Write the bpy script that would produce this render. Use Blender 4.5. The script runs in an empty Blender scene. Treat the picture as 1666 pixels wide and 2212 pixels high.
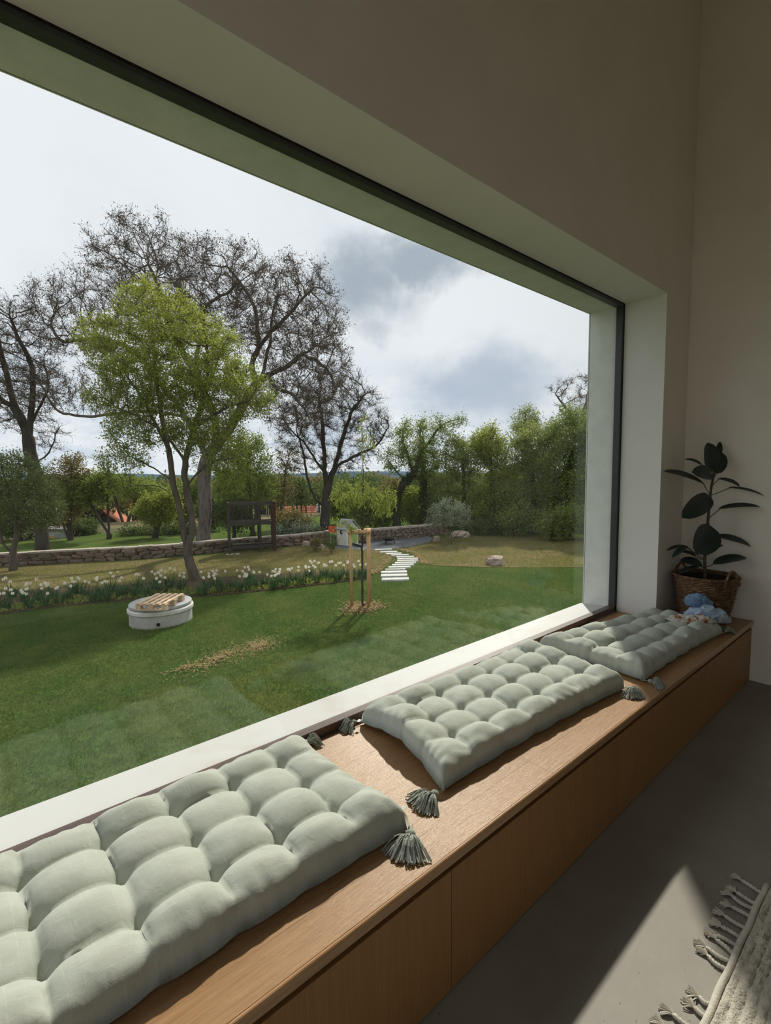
import bpy, math, random
import numpy as np
from mathutils import Matrix, Vector

S = bpy.context.scene
COL = S.collection
rng = np.random.default_rng(7)
random.seed(7)

# ------------------------------------------------------------------ camera
W, H, F = 1666, 2212, 1075.0
CX, CY = W / 2, H / 2
EYE = np.array([0.0, 0.0, 1.71])

def _cd(u, v):
    a = np.array([(u - CX) / F, (v - CY) / F, 1.0])
    return a / np.linalg.norm(a)
_Y = _cd(2063, 1004)
_X = _cd(-113, 1026); _X = _X - _Y * (_X @ _Y); _X = -_X / np.linalg.norm(_X)
_Z = np.cross(_X, _Y)
ROT = np.stack([_X, _Y, _Z])               # world = ROT @ (right, down, forward)
RIGHT, DOWN, FWD = ROT[:, 0], ROT[:, 1], ROT[:, 2]

cam_d = bpy.data.cameras.new('camera'); cam = bpy.data.objects.new('camera', cam_d); COL.objects.link(cam)
cam_d.sensor_fit = 'HORIZONTAL'; cam_d.sensor_width = 36.0; cam_d.lens = F / W * 36.0
cam_d.clip_start = 0.02; cam_d.clip_end = 9000
m = Matrix.Identity(4)
for i in range(3):
    m[i][0] = RIGHT[i]; m[i][1] = -DOWN[i]; m[i][2] = -FWD[i]; m[i][3] = EYE[i]
cam.matrix_world = m
S.camera = cam

# ------------------------------------------------------------------ world, sun, exposure
def N(nt, typ, **kw):
    n = nt.nodes.new(typ)
    for k, v in kw.items():
        if k.startswith('i_'):
            n.inputs[k[2:].replace('_', ' ')].default_value = v
        else:
            setattr(n, k, v)
    return n

def math_n(nt, op, a, b=None, clamp=False):
    n = nt.nodes.new('ShaderNodeMath'); n.operation = op; n.use_clamp = clamp
    for i, s in enumerate((a, b)):
        if s is None: continue
        if isinstance(s, (int, float)): n.inputs[i].default_value = s
        else: nt.links.new(s, n.inputs[i])
    return n.outputs[0]

def mix_n(nt, fac, a, b):
    n = nt.nodes.new('ShaderNodeMix'); n.data_type = 'RGBA'
    for s, sock in ((fac, n.inputs[0]), (a, n.inputs[6]), (b, n.inputs[7])):
        if isinstance(s, (int, float)): sock.default_value = s
        elif isinstance(s, (tuple, list)): sock.default_value = (s[0], s[1], s[2], 1)
        else: nt.links.new(s, sock)
    return n.outputs[2]

def ramp_n(nt, src, lo, hi):
    n = nt.nodes.new('ShaderNodeMapRange'); n.interpolation_type = 'SMOOTHSTEP'
    nt.links.new(src, n.inputs[0]); n.inputs[1].default_value = lo; n.inputs[2].default_value = hi
    return n.outputs[0]

world = bpy.data.worlds.new('sky'); S.world = world; world.use_nodes = True
wt = world.node_tree; wt.nodes.clear()
tc = N(wt, 'ShaderNodeTexCoord')
sep = N(wt, 'ShaderNodeSeparateXYZ'); wt.links.new(tc.outputs['Generated'], sep.inputs[0])
zc = math_n(wt, 'MAXIMUM', sep.outputs[2], -0.1)
den = math_n(wt, 'ADD', zc, 0.32)
cmb = N(wt, 'ShaderNodeCombineXYZ')
wt.links.new(math_n(wt, 'DIVIDE', sep.outputs[0], den), cmb.inputs[0])
wt.links.new(math_n(wt, 'DIVIDE', sep.outputs[1], den), cmb.inputs[1])
n1 = N(wt, 'ShaderNodeTexNoise', i_Scale=1.15, i_Detail=7.0, i_Roughness=0.55, i_Distortion=0.35)
wt.links.new(cmb.outputs[0], n1.inputs['Vector'])
n2 = N(wt, 'ShaderNodeTexNoise', i_Scale=3.0, i_Detail=8.0, i_Roughness=0.6, i_Distortion=0.3)
wt.links.new(cmb.outputs[0], n2.inputs['Vector'])
n3 = N(wt, 'ShaderNodeTexNoise', i_Scale=9.0, i_Detail=6.0, i_Roughness=0.6)
wt.links.new(tc.outputs['Generated'], n3.inputs['Vector'])
# overcast: white cloud, broken by grey blue patches; two darker clouds stand where the photograph has them
dist_v = N(wt, 'ShaderNodeVectorMath', operation='MULTIPLY_ADD')
wt.links.new(n3.outputs['Color'], dist_v.inputs[0]); dist_v.inputs[1].default_value = (0.20, 0.20, 0.13)
off = N(wt, 'ShaderNodeVectorMath', operation='ADD'); wt.links.new(tc.outputs['Generated'], off.inputs[0])
off.inputs[1].default_value = (-0.10, -0.10, -0.065)
wt.links.new(off.outputs[0], dist_v.inputs[2])
def blob(c, r, soft, squash=2.0):
    sub = N(wt, 'ShaderNodeVectorMath', operation='SUBTRACT'); wt.links.new(dist_v.outputs[0], sub.inputs[0])
    sub.inputs[1].default_value = c
    mul = N(wt, 'ShaderNodeVectorMath', operation='MULTIPLY'); wt.links.new(sub.outputs[0], mul.inputs[0])
    mul.inputs[1].default_value = (1, 1, squash)
    ln = N(wt, 'ShaderNodeVectorMath', operation='LENGTH'); wt.links.new(mul.outputs[0], ln.inputs[0])
    return math_n(wt, 'SUBTRACT', 1.0, ramp_n(wt, ln.outputs['Value'], r - soft, r + soft))
patch = ramp_n(wt, n1.outputs['Fac'], 0.50, 0.74)
col = mix_n(wt, math_n(wt, 'MULTIPLY', patch, 0.45), (0.86, 0.88, 0.94), (0.56, 0.63, 0.75))
low = math_n(wt, 'SUBTRACT', 1.0, ramp_n(wt, sep.outputs[2], 0.03, 0.30))
lowp = math_n(wt, 'MULTIPLY', low, ramp_n(wt, n2.outputs['Fac'], 0.40, 0.62))
col = mix_n(wt, math_n(wt, 'MULTIPLY', lowp, 0.55), col, (0.47, 0.57, 0.74))
dark = blob((-0.735, 0.59, 0.335), 0.085, 0.06, 1.5)
dark = math_n(wt, 'MAXIMUM', dark, blob((-0.66, 0.655, 0.365), 0.10, 0.06, 2.6))
dark = math_n(wt, 'MAXIMUM', dark, math_n(wt, 'MULTIPLY', blob((-0.738, 0.619, 0.265), 0.03, 0.03, 1.3), 0.6))
col = mix_n(wt, math_n(wt, 'MULTIPLY', dark, 0.85), col, (0.33, 0.39, 0.48))
band = blob((-0.60, 0.775, 0.165), 0.13, 0.09, 2.2)
col = mix_n(wt, math_n(wt, 'MULTIPLY', band, 0.75), col, (0.40, 0.47, 0.61))
bg = N(wt, 'ShaderNodeBackground'); wt.links.new(col, bg.inputs['Color']); bg.inputs['Strength'].default_value = 1.08
wo = N(wt, 'ShaderNodeOutputWorld'); wt.links.new(bg.outputs[0], wo.inputs[0])

sun_d = bpy.data.lights.new('sun', 'SUN'); sun = bpy.data.objects.new('sun', sun_d); COL.objects.link(sun)
sun_d.energy = 5.0; sun_d.angle = math.radians(1.6); sun_d.color = (1.0, 0.93, 0.82)
sun.rotation_mode = 'QUATERNION'
sun.rotation_quaternion = Vector((0.637, -0.862, -1.0)).to_track_quat('-Z', 'Y')
sun.location = (-8, 11, 14)

S.view_settings.view_transform = 'Standard'; S.view_settings.look = 'None'
S.view_settings.gamma = 1.0; S.view_settings.use_curve_mapping = False
S.view_settings.exposure = 0.0
cy = S.cycles
cy.use_adaptive_sampling = True; cy.adaptive_threshold = 0.02
cy.max_bounces = 8; cy.diffuse_bounces = 5; cy.glossy_bounces = 3; cy.transmission_bounces = 4
cy.transparent_max_bounces = 8; cy.use_denoising = True; cy.caustics_reflective = False; cy.caustics_refractive = False
cy.sample_clamp_indirect = 6.0

# ------------------------------------------------------------------ projection helpers (measuring the place)
GA, GB = -0.95, 0.03                          # garden ground: z = GA + GB * x
def ray(u, v): return ROT @ _cd(u, v)
def onz(u, v, z):
    r = ray(u, v); return EYE + r * (z - EYE[2]) / r[2]
def at(u, v, depth):
    return EYE + depth * (RIGHT * (u - CX) / F + DOWN * (v - CY) / F + FWD)
def gz(x, y=0): return GA + GB * x
def gr(u, v):
    r = ray(u, v); t = (GA - EYE[2]) / (r[2] - GB * r[0]); return EYE + t * r
def project(P):
    c = (np.asarray(P) - EYE) @ ROT
    return CX + F * c[:, 0] / c[:, 2], CY + F * c[:, 1] / c[:, 2], c[:, 2]

# ------------------------------------------------------------------ materials
def new_mat(name):
    mt = bpy.data.materials.new(name); mt.use_nodes = True; nt = mt.node_tree
    b = nt.nodes['Principled BSDF']; return mt, nt, b

def M(name, c1, c2=None, scale=6, rough=0.75, bump=0.0, bscale=60, detail=5, stretch=(1, 1, 1), spec=0.3,
      lo=0.38, hi=0.62, metal=0.0, c3=None, c3scale=90, c3lo=0.66, sheen=0.0, island=0.0, dist=0.0):
    mt, nt, b = new_mat(name)
    b.inputs['Roughness'].default_value = rough; b.inputs['Specular IOR Level'].default_value = spec
    b.inputs['Metallic'].default_value = metal
    if sheen: b.inputs['Sheen Weight'].default_value = sheen
    t = N(nt, 'ShaderNodeTexCoord'); mp = N(nt, 'ShaderNodeMapping'); mp.inputs['Scale'].default_value = stretch
    nt.links.new(t.outputs['Object'], mp.inputs[0])
    col = c1
    if c2 is not None:
        n = N(nt, 'ShaderNodeTexNoise', i_Scale=float(scale), i_Detail=float(detail), i_Roughness=0.6, i_Distortion=dist)
        nt.links.new(mp.outputs[0], n.inputs['Vector'])
        col = mix_n(nt, ramp_n(nt, n.outputs['Fac'], lo, hi), c1, c2)
    if c3 is not None:
        n = N(nt, 'ShaderNodeTexNoise', i_Scale=float(c3scale), i_Detail=2.0)
        nt.links.new(t.outputs['Object'], n.inputs['Vector'])
        col = mix_n(nt, ramp_n(nt, n.outputs['Fac'], c3lo, c3lo + 0.06), col, c3)
    if island:
        oi = N(nt, 'ShaderNodeObjectInfo')
        hs = N(nt, 'ShaderNodeHueSaturation')
        nt.links.new(math_n(nt, 'ADD', math_n(nt, 'MULTIPLY', oi.outputs['Random'], island), 1 - island / 2), hs.inputs['Value'])
        if isinstance(col, tuple): hs.inputs['Color'].default_value = (*col, 1)
        else: nt.links.new(col, hs.inputs['Color'])
        col = hs.outputs[0]
    if isinstance(col, tuple): b.inputs['Base Color'].default_value = (*col, 1)
    else: nt.links.new(col, b.inputs['Base Color'])
    if bump:
        n = N(nt, 'ShaderNodeTexNoise', i_Scale=float(bscale), i_Detail=4.0)
        nt.links.new(mp.outputs[0], n.inputs['Vector'])
        bp = N(nt, 'ShaderNodeBump'); bp.inputs['Strength'].default_value = bump; bp.inputs['Distance'].default_value = 0.01
        nt.links.new(n.outputs['Fac'], bp.inputs['Height']); nt.links.new(bp.outputs[0], b.inputs['Normal'])
    return mt

def leaf_mat(name, c1, c2, trans=0.35, rough=0.6):
    """thin leaf: diffuse + light coming through; colour varies leaf by leaf with the 'tint' attribute"""
    mt = bpy.data.materials.new(name); mt.use_nodes = True; nt = mt.node_tree; nt.nodes.clear()
    a = N(nt, 'ShaderNodeAttribute', attribute_name='tint')
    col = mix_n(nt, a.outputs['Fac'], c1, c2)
    d = N(nt, 'ShaderNodeBsdfDiffuse'); nt.links.new(col, d.inputs[0])
    tr = N(nt, 'ShaderNodeBsdfTranslucent'); nt.links.new(col, tr.inputs[0])
    mx = N(nt, 'ShaderNodeMixShader'); mx.inputs[0].default_value = trans
    nt.links.new(d.outputs[0], mx.inputs[1]); nt.links.new(tr.outputs[0], mx.inputs[2])
    o = N(nt, 'ShaderNodeOutputMaterial'); nt.links.new(mx.outputs[0], o.inputs[0])
    return mt

MT = {}
MT['plaster'] = M('plaster', (0.84, 0.785, 0.71), (0.81, 0.75, 0.675), 2.5, 0.9, 0.05, 90, spec=0.1)
MT['reveal'] = M('reveal_plaster', (0.82, 0.815, 0.785), (0.80, 0.795, 0.765), 4, 0.9, 0.08, 110, spec=0.1)
MT['render'] = M('outer_render', (0.80, 0.80, 0.77), (0.74, 0.74, 0.71), 8, 0.95, 0.35, 160, spec=0.1)
MT['ceiling'] = M('ceiling_paint', (0.80, 0.76, 0.69), (0.77, 0.73, 0.66), 2, 0.9, spec=0.1)
MT['floor'] = M('cement_floor', (0.27, 0.25, 0.215), (0.235, 0.215, 0.185), 1.8, 0.55, 0.05, 40, spec=0.35, c3=(0.12, 0.10, 0.08), c3scale=55, c3lo=0.70)
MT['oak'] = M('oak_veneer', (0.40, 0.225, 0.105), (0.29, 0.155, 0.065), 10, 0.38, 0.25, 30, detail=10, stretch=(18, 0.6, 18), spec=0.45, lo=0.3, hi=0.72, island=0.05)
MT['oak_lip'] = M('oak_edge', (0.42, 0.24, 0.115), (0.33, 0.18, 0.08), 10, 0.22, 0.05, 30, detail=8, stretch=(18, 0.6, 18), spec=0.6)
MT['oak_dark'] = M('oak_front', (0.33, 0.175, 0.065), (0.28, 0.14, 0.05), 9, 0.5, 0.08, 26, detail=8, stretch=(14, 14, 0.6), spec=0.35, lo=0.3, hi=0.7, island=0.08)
MT['black_gap'] = M('shade_black', (0.012, 0.010, 0.009), rough=0.7)  # near black, paints the shade in gaps, the frame line and the drain hole
MT['frame'] = M('dark_aluminium', (0.045, 0.048, 0.052), (0.036, 0.039, 0.043), 20, 0.42, spec=0.5)
MT['frame_bottom'] = M('brown_reflection_aluminium', (0.10, 0.062, 0.050), (0.08, 0.05, 0.042), 20, 0.38, spec=0.5)  # red brown reflection on the rail put into its base colour
MT['stone_sill'] = M('white_stone', (0.52, 0.52, 0.515), (0.48, 0.455, 0.425), 3.0, 0.45, 0.02, 60, lo=0.5, hi=0.75, dist=0.8)
MT['bark_grey'] = M('grey_bark', (0.175, 0.15, 0.135), (0.095, 0.08, 0.072), 7, 0.95, 0.8, 14, stretch=(1, 1, 0.3), spec=0.05)
MT['bark_dark'] = M('dark_bark', (0.075, 0.062, 0.054), (0.045, 0.037, 0.032), 7, 0.95, 0.7, 14, stretch=(1, 1, 0.3), spec=0.05)
MT['bark_brown'] = M('brown_bark', (0.12, 0.098, 0.08), (0.075, 0.06, 0.05), 7, 0.95, 0.7, 14, stretch=(1, 1, 0.3), spec=0.05)
MT['concrete'] = M('concrete', (0.46, 0.45, 0.42), (0.37, 0.36, 0.335), 5, 0.9, 0.25, 70, spec=0.1)
MT['pale_concrete'] = M('pale_concrete', (0.62, 0.61, 0.58), (0.52, 0.51, 0.48), 5, 0.9, 0.2, 70, spec=0.1)
MT['lid'] = M('lid_concrete', (0.40, 0.41, 0.41), (0.34, 0.35, 0.35), 5, 0.8, 0.1, 70, spec=0.2)
MT['pallet'] = M('pallet_wood', (0.62, 0.47, 0.33), (0.50, 0.36, 0.24), 6, 0.85, 0.2, 40, stretch=(6, 6, 6), spec=0.1, island=0.2)
MT['slab'] = M('white_slab', (0.56, 0.555, 0.53), (0.48, 0.475, 0.45), 6, 0.85, 0.1, 60, spec=0.15, island=0.1)
MT['stone'] = M('field_stone', (0.235, 0.175, 0.135), (0.14, 0.105, 0.085), 6, 0.95, 0.6, 22, spec=0.05, island=0.55)
MT['stone_pale'] = M('pale_rock', (0.42, 0.34, 0.28), (0.27, 0.21, 0.17), 4, 0.95, 0.5, 18, spec=0.05, island=0.2)
MT['mortar'] = M('wall_mortar', (0.13, 0.10, 0.08), (0.08, 0.062, 0.05), 12, 0.95, 0.5, 40, spec=0.05)
MT['coping'] = M('wall_coping', (0.46, 0.41, 0.36), (0.34, 0.29, 0.25), 5, 0.95, 0.4, 40, spec=0.05)
MT['gravel'] = M('grey_gravel', (0.155, 0.16, 0.17), (0.10, 0.105, 0.115), 60, 0.95, 0.6, 120, spec=0.1)
MT['soil'] = M('bed_soil', (0.105, 0.075, 0.052), (0.058, 0.042, 0.03), 12, 1.0, 0.8, 40, spec=0.0, c3=(0.22, 0.16, 0.10), c3scale=45, c3lo=0.62)
MT['straw'] = leaf_mat('straw', (0.4, 0.29, 0.15), (0.24, 0.17, 0.09), 0.1)
MT['stake'] = M('stake_wood', (0.50, 0.31, 0.17), (0.40, 0.24, 0.125), 6, 0.8, 0.15, 30, stretch=(8, 8, 1), spec=0.15, island=0.12)
MT['rubber_band'] = M('black_strap', (0.014, 0.013, 0.013), rough=0.6)
MT['tower'] = M('stained_timber', (0.075, 0.062, 0.055), (0.045, 0.036, 0.032), 6, 0.8, 0.2, 30, stretch=(8, 8, 1), spec=0.15, island=0.2)
MT['tower_red'] = M('red_brown_timber', (0.06, 0.028, 0.018), (0.04, 0.018, 0.012), 6, 0.7, 0.2, 30, stretch=(8, 8, 1), spec=0.2)
MT['iron'] = M('black_iron', (0.016, 0.015, 0.015), (0.03, 0.02, 0.016), 14, 0.6, metal=0.3, spec=0.3)
MT['ph_white'] = M('cream_plastic', (0.70, 0.69, 0.62), (0.66, 0.65, 0.58), 5, 0.5, spec=0.4)
MT['ph_green'] = M('green_plastic', (0.30, 0.46, 0.11), (0.27, 0.42, 0.10), 5, 0.5, spec=0.4)
MT['ph_red'] = M('red_plastic', (0.62, 0.11, 0.03), (0.56, 0.095, 0.028), 5, 0.5, spec=0.4)
MT['ph_grey'] = M('grey_plastic', (0.33, 0.34, 0.335), (0.29, 0.30, 0.295), 5, 0.6, spec=0.3)
MT['ph_dark'] = M('dark_interior_fill', (0.05, 0.05, 0.045), rough=0.8)  # flat dark faces painting the shaded inside behind porthole and small window
MT['roof_red'] = M('red_roof_tiles', (0.50, 0.19, 0.115), (0.36, 0.13, 0.08), 3, 0.9, 0.3, 20, spec=0.1)
MT['roof_brown'] = M('brown_roof', (0.36, 0.27, 0.20), (0.29, 0.21, 0.155), 2, 0.9, spec=0.1)
MT['roof_grey'] = M('grey_roof', (0.20, 0.20, 0.20), (0.16, 0.16, 0.16), 2, 0.9, spec=0.1)
MT['wall_dark'] = M('dark_boards', (0.05, 0.042, 0.036), (0.035, 0.03, 0.026), 3, 0.9, spec=0.1)
MT['wall_white'] = M('white_wash', (0.55, 0.54, 0.51), (0.48, 0.47, 0.44), 1, 0.9, spec=0.1)
MT['wall_tan'] = M('tan_wash', (0.40, 0.32, 0.23), (0.34, 0.27, 0.19), 1, 0.9, spec=0.1)
MT['yellow'] = M('yellow_board', (0.60, 0.36, 0.10), (0.52, 0.30, 0.08), 2, 0.8, spec=0.1)
MT['galv'] = M('galvanised_pipe', (0.32, 0.33, 0.34), rough=0.5, metal=0.5)
MT['glass_dark'] = M('dark_pane', (0.02, 0.022, 0.024), rough=0.15, spec=0.6)
MT['wicker'] = M('wicker', (0.20, 0.115, 0.06), (0.105, 0.06, 0.032), 30, 0.7, 0.2, 90, spec=0.25, c3=(0.27, 0.17, 0.095), c3scale=25, c3lo=0.58)
MT['earth'] = M('pot_earth', (0.035, 0.027, 0.02), (0.02, 0.015, 0.012), 40, 1.0, 0.8, 60, spec=0.0)
MT['rubber_leaf'] = M('rubber_leaf', (0.020, 0.036, 0.030), (0.013, 0.024, 0.021), 9, 0.32, spec=0.5)
MT['leaf_rib'] = M('leaf_midrib', (0.06, 0.07, 0.045), rough=0.5)
MT['rubber_stem'] = M('rubber_stem', (0.105, 0.072, 0.050), (0.06, 0.042, 0.03), 20, 0.8)
MT['tassel'] = M('tassel_yarn', (0.36, 0.385, 0.34), (0.27, 0.29, 0.255), 60, 0.95, spec=0.05, sheen=0.2)
MT['tag'] = M('white_tag', (0.75, 0.75, 0.72), rough=0.7)
MT['denim'] = M('blue_cloth', (0.20, 0.30, 0.47), (0.15, 0.235, 0.39), 9, 0.9, 0.15, 300, spec=0.05, sheen=0.2)
MT['pale_blue'] = M('pale_blue_cloth', (0.42, 0.53, 0.68), (0.34, 0.45, 0.61), 9, 0.9, 0.15, 300, spec=0.05, sheen=0.2)
MT['grey_cloth'] = M('grey_white_cloth', (0.40, 0.43, 0.47), (0.33, 0.36, 0.40), 9, 0.9, 0.15, 300, spec=0.05)
MT['print'] = M('printed_cloth', (0.66, 0.60, 0.56), (0.37, 0.19, 0.10), 22, 0.9, 0.1, 300, spec=0.05, lo=0.50, hi=0.56, c3=(0.05, 0.045, 0.05), c3scale=48, c3lo=0.62)
MT['rug'] = None
MT['fringe'] = M('cotton_fringe', (0.66, 0.62, 0.54), (0.58, 0.54, 0.47), 40, 0.95, 0.3, 200, spec=0.05, sheen=0.2)

# cushion cloth: sage cotton with a faint woven check of pale threads (in the cushion's own UV, metres)
mt, nt, b = new_mat('sage_cotton'); MT['sage'] = mt
b.inputs['Roughness'].default_value = 0.9; b.inputs['Specular IOR Level'].default_value = 0.1; b.inputs['Sheen Weight'].default_value = 0.08
uv = N(nt, 'ShaderNodeUVMap'); sp = N(nt, 'ShaderNodeSeparateXYZ'); nt.links.new(uv.outputs[0], sp.inputs[0])
def gridline(s):
    fr = math_n(nt, 'FRACT', math_n(nt, 'MULTIPLY', s, 1 / 0.034))
    return math_n(nt, 'GREATER_THAN', fr, 0.93)
gl = math_n(nt, 'MAXIMUM', gridline(sp.outputs[0]), gridline(sp.outputs[1]))
nz = N(nt, 'ShaderNodeTexNoise', i_Scale=14.0, i_Detail=4.0); nt.links.new(uv.outputs[0], nz.inputs['Vector'])
base = mix_n(nt, ramp_n(nt, nz.outputs['Fac'], 0.35, 0.65), (0.475, 0.50, 0.445), (0.43, 0.46, 0.405))
wv = N(nt, 'ShaderNodeTexNoise', i_Scale=60.0, i_Detail=2.0); nt.links.new(uv.outputs[0], wv.inputs['Vector'])
gl = math_n(nt, 'MULTIPLY', gl, ramp_n(nt, wv.outputs['Fac'], 0.35, 0.6))
col = mix_n(nt, math_n(nt, 'MULTIPLY', gl, 0.42), base, (0.58, 0.57, 0.47))
nt.links.new(col, b.inputs['Base Color'])
wn = N(nt, 'ShaderNodeTexNoise', i_Scale=420.0, i_Detail=2.0); nt.links.new(uv.outputs[0], wn.inputs['Vector'])
wr = N(nt, 'ShaderNodeTexNoise', i_Scale=26.0, i_Detail=3.0, i_Distortion=1.2); nt.links.new(uv.outputs[0], wr.inputs['Vector'])
hh = math_n(nt, 'ADD', math_n(nt, 'MULTIPLY', wn.outputs['Fac'], 0.12), math_n(nt, 'MULTIPLY', wr.outputs['Fac'], 0.55))
bp = N(nt, 'ShaderNodeBump'); bp.inputs['Strength'].default_value = 0.35; bp.inputs['Distance'].default_value = 0.008
nt.links.new(hh, bp.inputs['Height']); nt.links.new(bp.outputs[0], b.inputs['Normal'])

# rug wool: ivory with an ochre zigzag and a few indigo knots
mt, nt, b = new_mat('rug_wool'); MT['rug'] = mt
b.inputs['Roughness'].default_value = 1.0; b.inputs['Specular IOR Level'].default_value = 0.0; b.inputs['Sheen Weight'].default_value = 0.3
t = N(nt, 'ShaderNodeTexCoord'); sp = N(nt, 'ShaderNodeSeparateXYZ'); nt.links.new(t.outputs['Object'], sp.inputs[0])
nz = N(nt, 'ShaderNodeTexNoise', i_Scale=38.0, i_Detail=5.0); nt.links.new(t.outputs['Object'], nz.inputs['Vector'])
col = mix_n(nt, ramp_n(nt, nz.outputs['Fac'], 0.35, 0.65), (0.72, 0.67, 0.57), (0.58, 0.53, 0.44))
wob = math_n(nt, 'MULTIPLY', math_n(nt, 'SUBTRACT', nz.outputs['Fac'], 0.5), 0.06)
def knot(x, y, rx, ry):
    ax = math_n(nt, 'DIVIDE', math_n(nt, 'SUBTRACT', math_n(nt, 'ADD', sp.outputs[0], wob), x), rx)
    ay = math_n(nt, 'DIVIDE', math_n(nt, 'SUBTRACT', math_n(nt, 'ADD', sp.outputs[1], wob), y), ry)
    s = math_n(nt, 'ADD', math_n(nt, 'MULTIPLY', ax, ax), math_n(nt, 'MULTIPLY', ay, ay))
    return math_n(nt, 'LESS_THAN', s, 1.0)
zig = math_n(nt, 'ABSOLUTE', math_n(nt, 'SUBTRACT', math_n(nt, 'FRACT', math_n(nt, 'MULTIPLY', sp.outputs[1], 4.0)), 0.5))
zz = math_n(nt, 'ABSOLUTE', math_n(nt, 'SUBTRACT', math_n(nt, 'ADD', sp.outputs[0], wob), math_n(nt, 'ADD', math_n(nt, 'MULTIPLY', zig, 0.16), -0.385)))
zz = math_n(nt, 'MULTIPLY', math_n(nt, 'LESS_THAN', zz, 0.018), math_n(nt, 'LESS_THAN', sp.outputs[1], 1.735))
col = mix_n(nt, zz, col, (0.42, 0.19, 0.045))
col = mix_n(nt, knot(-0.375, 1.90, 0.03, 0.022), col, (0.085, 0.09, 0.125))
col = mix_n(nt, knot(-0.335, 1.885, 0.03, 0.018), col, (0.10, 0.10, 0.14))
col = mix_n(nt, knot(-0.30, 1.83, 0.02, 0.022), col, (0.14, 0.07, 0.11))
nt.links.new(col, b.inputs['Base Color'])
wn = N(nt, 'ShaderNodeTexNoise', i_Scale=160.0, i_Detail=5.0); nt.links.new(t.outputs['Object'], wn.inputs['Vector'])
bp = N(nt, 'ShaderNodeBump'); bp.inputs['Strength'].default_value = 0.9; bp.inputs['Distance'].default_value = 0.01
nt.links.new(wn.outputs['Fac'], bp.inputs['Height']); nt.links.new(bp.outputs[0], b.inputs['Normal'])

# window glass: clear, faintly green, mirror reflection by Fresnel on both faces
mt = bpy.data.materials.new('window_glass'); mt.use_nodes = True; nt = mt.node_tree; nt.nodes.clear(); MT['glass'] = mt
ge = N(nt, 'ShaderNodeNewGeometry'); dt = N(nt, 'ShaderNodeVectorMath', operation='DOT_PRODUCT')
nt.links.new(ge.outputs['Incoming'], dt.inputs[0]); nt.links.new(ge.outputs['Normal'], dt.inputs[1])
om = math_n(nt, 'SUBTRACT', 1.0, math_n(nt, 'ABSOLUTE', dt.outputs['Value']), True)
fres = math_n(nt, 'ADD', 0.04, math_n(nt, 'MULTIPLY', math_n(nt, 'POWER', om, 5.0), 0.96))      # Schlick, same from both faces
tr = N(nt, 'ShaderNodeBsdfTransparent'); tr.inputs[0].default_value = (0.975, 0.99, 0.975, 1)
gl = N(nt, 'ShaderNodeBsdfGlossy'); gl.inputs['Roughness'].default_value = 0.0; gl.inputs[0].default_value = (0.9, 1.0, 0.93, 1)
mx = N(nt, 'ShaderNodeMixShader'); nt.links.new(fres, mx.inputs[0]); nt.links.new(tr.outputs[0], mx.inputs[1]); nt.links.new(gl.outputs[0], mx.inputs[2])
o = N(nt, 'ShaderNodeOutputMaterial'); nt.links.new(mx.outputs[0], o.inputs[0])

# ground materials
def ground_mat(name, a, bcol, c, s1, s2, rough=1.0):
    mt, nt, b = new_mat(name)
    t = N(nt, 'ShaderNodeTexCoord')
    n1 = N(nt, 'ShaderNodeTexNoise', i_Scale=s1, i_Detail=6.0, i_Roughness=0.65); nt.links.new(t.outputs['Object'], n1.inputs['Vector'])
    n2 = N(nt, 'ShaderNodeTexNoise', i_Scale=s2, i_Detail=6.0, i_Roughness=0.7); nt.links.new(t.outputs['Object'], n2.inputs['Vector'])
    col = mix_n(nt, ramp_n(nt, n1.outputs['Fac'], 0.38, 0.62), a, bcol)
    col = mix_n(nt, math_n(nt, 'MULTIPLY', ramp_n(nt, n2.outputs['Fac'], 0.48, 0.66), 0.8), col, c)
    nt.links.new(col, b.inputs['Base Color']); b.inputs['Roughness'].default_value = rough; b.inputs['Specular IOR Level'].default_value = 0.0
    bp = N(nt, 'ShaderNodeBump'); bp.inputs['Strength'].default_value = 0.8; bp.inputs['Distance'].default_value = 0.03
    nt.links.new(n2.outputs['Fac'], bp.inputs['Height']); nt.links.new(bp.outputs[0], b.inputs['Normal'])
    return mt
MT['lawn'] = ground_mat('lawn_ground', (0.060, 0.100, 0.026), (0.090, 0.120, 0.034), (0.042, 0.068, 0.02), 0.8, 9.0)
MT['meadow'] = ground_mat('dry_meadow', (0.14, 0.135, 0.048), (0.19, 0.155, 0.075), (0.105, 0.09, 0.042), 0.7, 12.0)
MT['terrain'] = ground_mat('valley_ground', (0.075, 0.095, 0.04), (0.17, 0.14, 0.085), (0.05, 0.06, 0.035), 0.02, 0.06)
MT['hill'] = M('hill_haze_blue', (0.085, 0.125, 0.165), (0.065, 0.10, 0.135), 0.004, 1.0, spec=0.0)  # distance haze mixed into the base colour of the ridges
MT['blade'] = leaf_mat('grass_blade', (0.086, 0.146, 0.044), (0.185, 0.205, 0.068), 0.35)
MT['dry_blade'] = leaf_mat('dry_grass', (0.14, 0.155, 0.048), (0.27, 0.215, 0.11), 0.3)
MT['leaf_spring'] = leaf_mat('spring_leaf', (0.21, 0.28, 0.055), (0.36, 0.38, 0.08), 0.5)
MT['leaf_green'] = leaf_mat('mid_green_leaf', (0.17, 0.24, 0.06), (0.28, 0.32, 0.085), 0.5)
MT['leaf_dark'] = leaf_mat('dark_green_leaf', (0.085, 0.125, 0.045), (0.16, 0.195, 0.07), 0.4)
MT['leaf_hedge'] = leaf_mat('hedge_leaf', (0.19, 0.26, 0.08), (0.33, 0.35, 0.11), 0.5)
MT['leaf_silver'] = leaf_mat('silver_leaf', (0.17, 0.21, 0.15), (0.26, 0.29, 0.21), 0.3)
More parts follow.
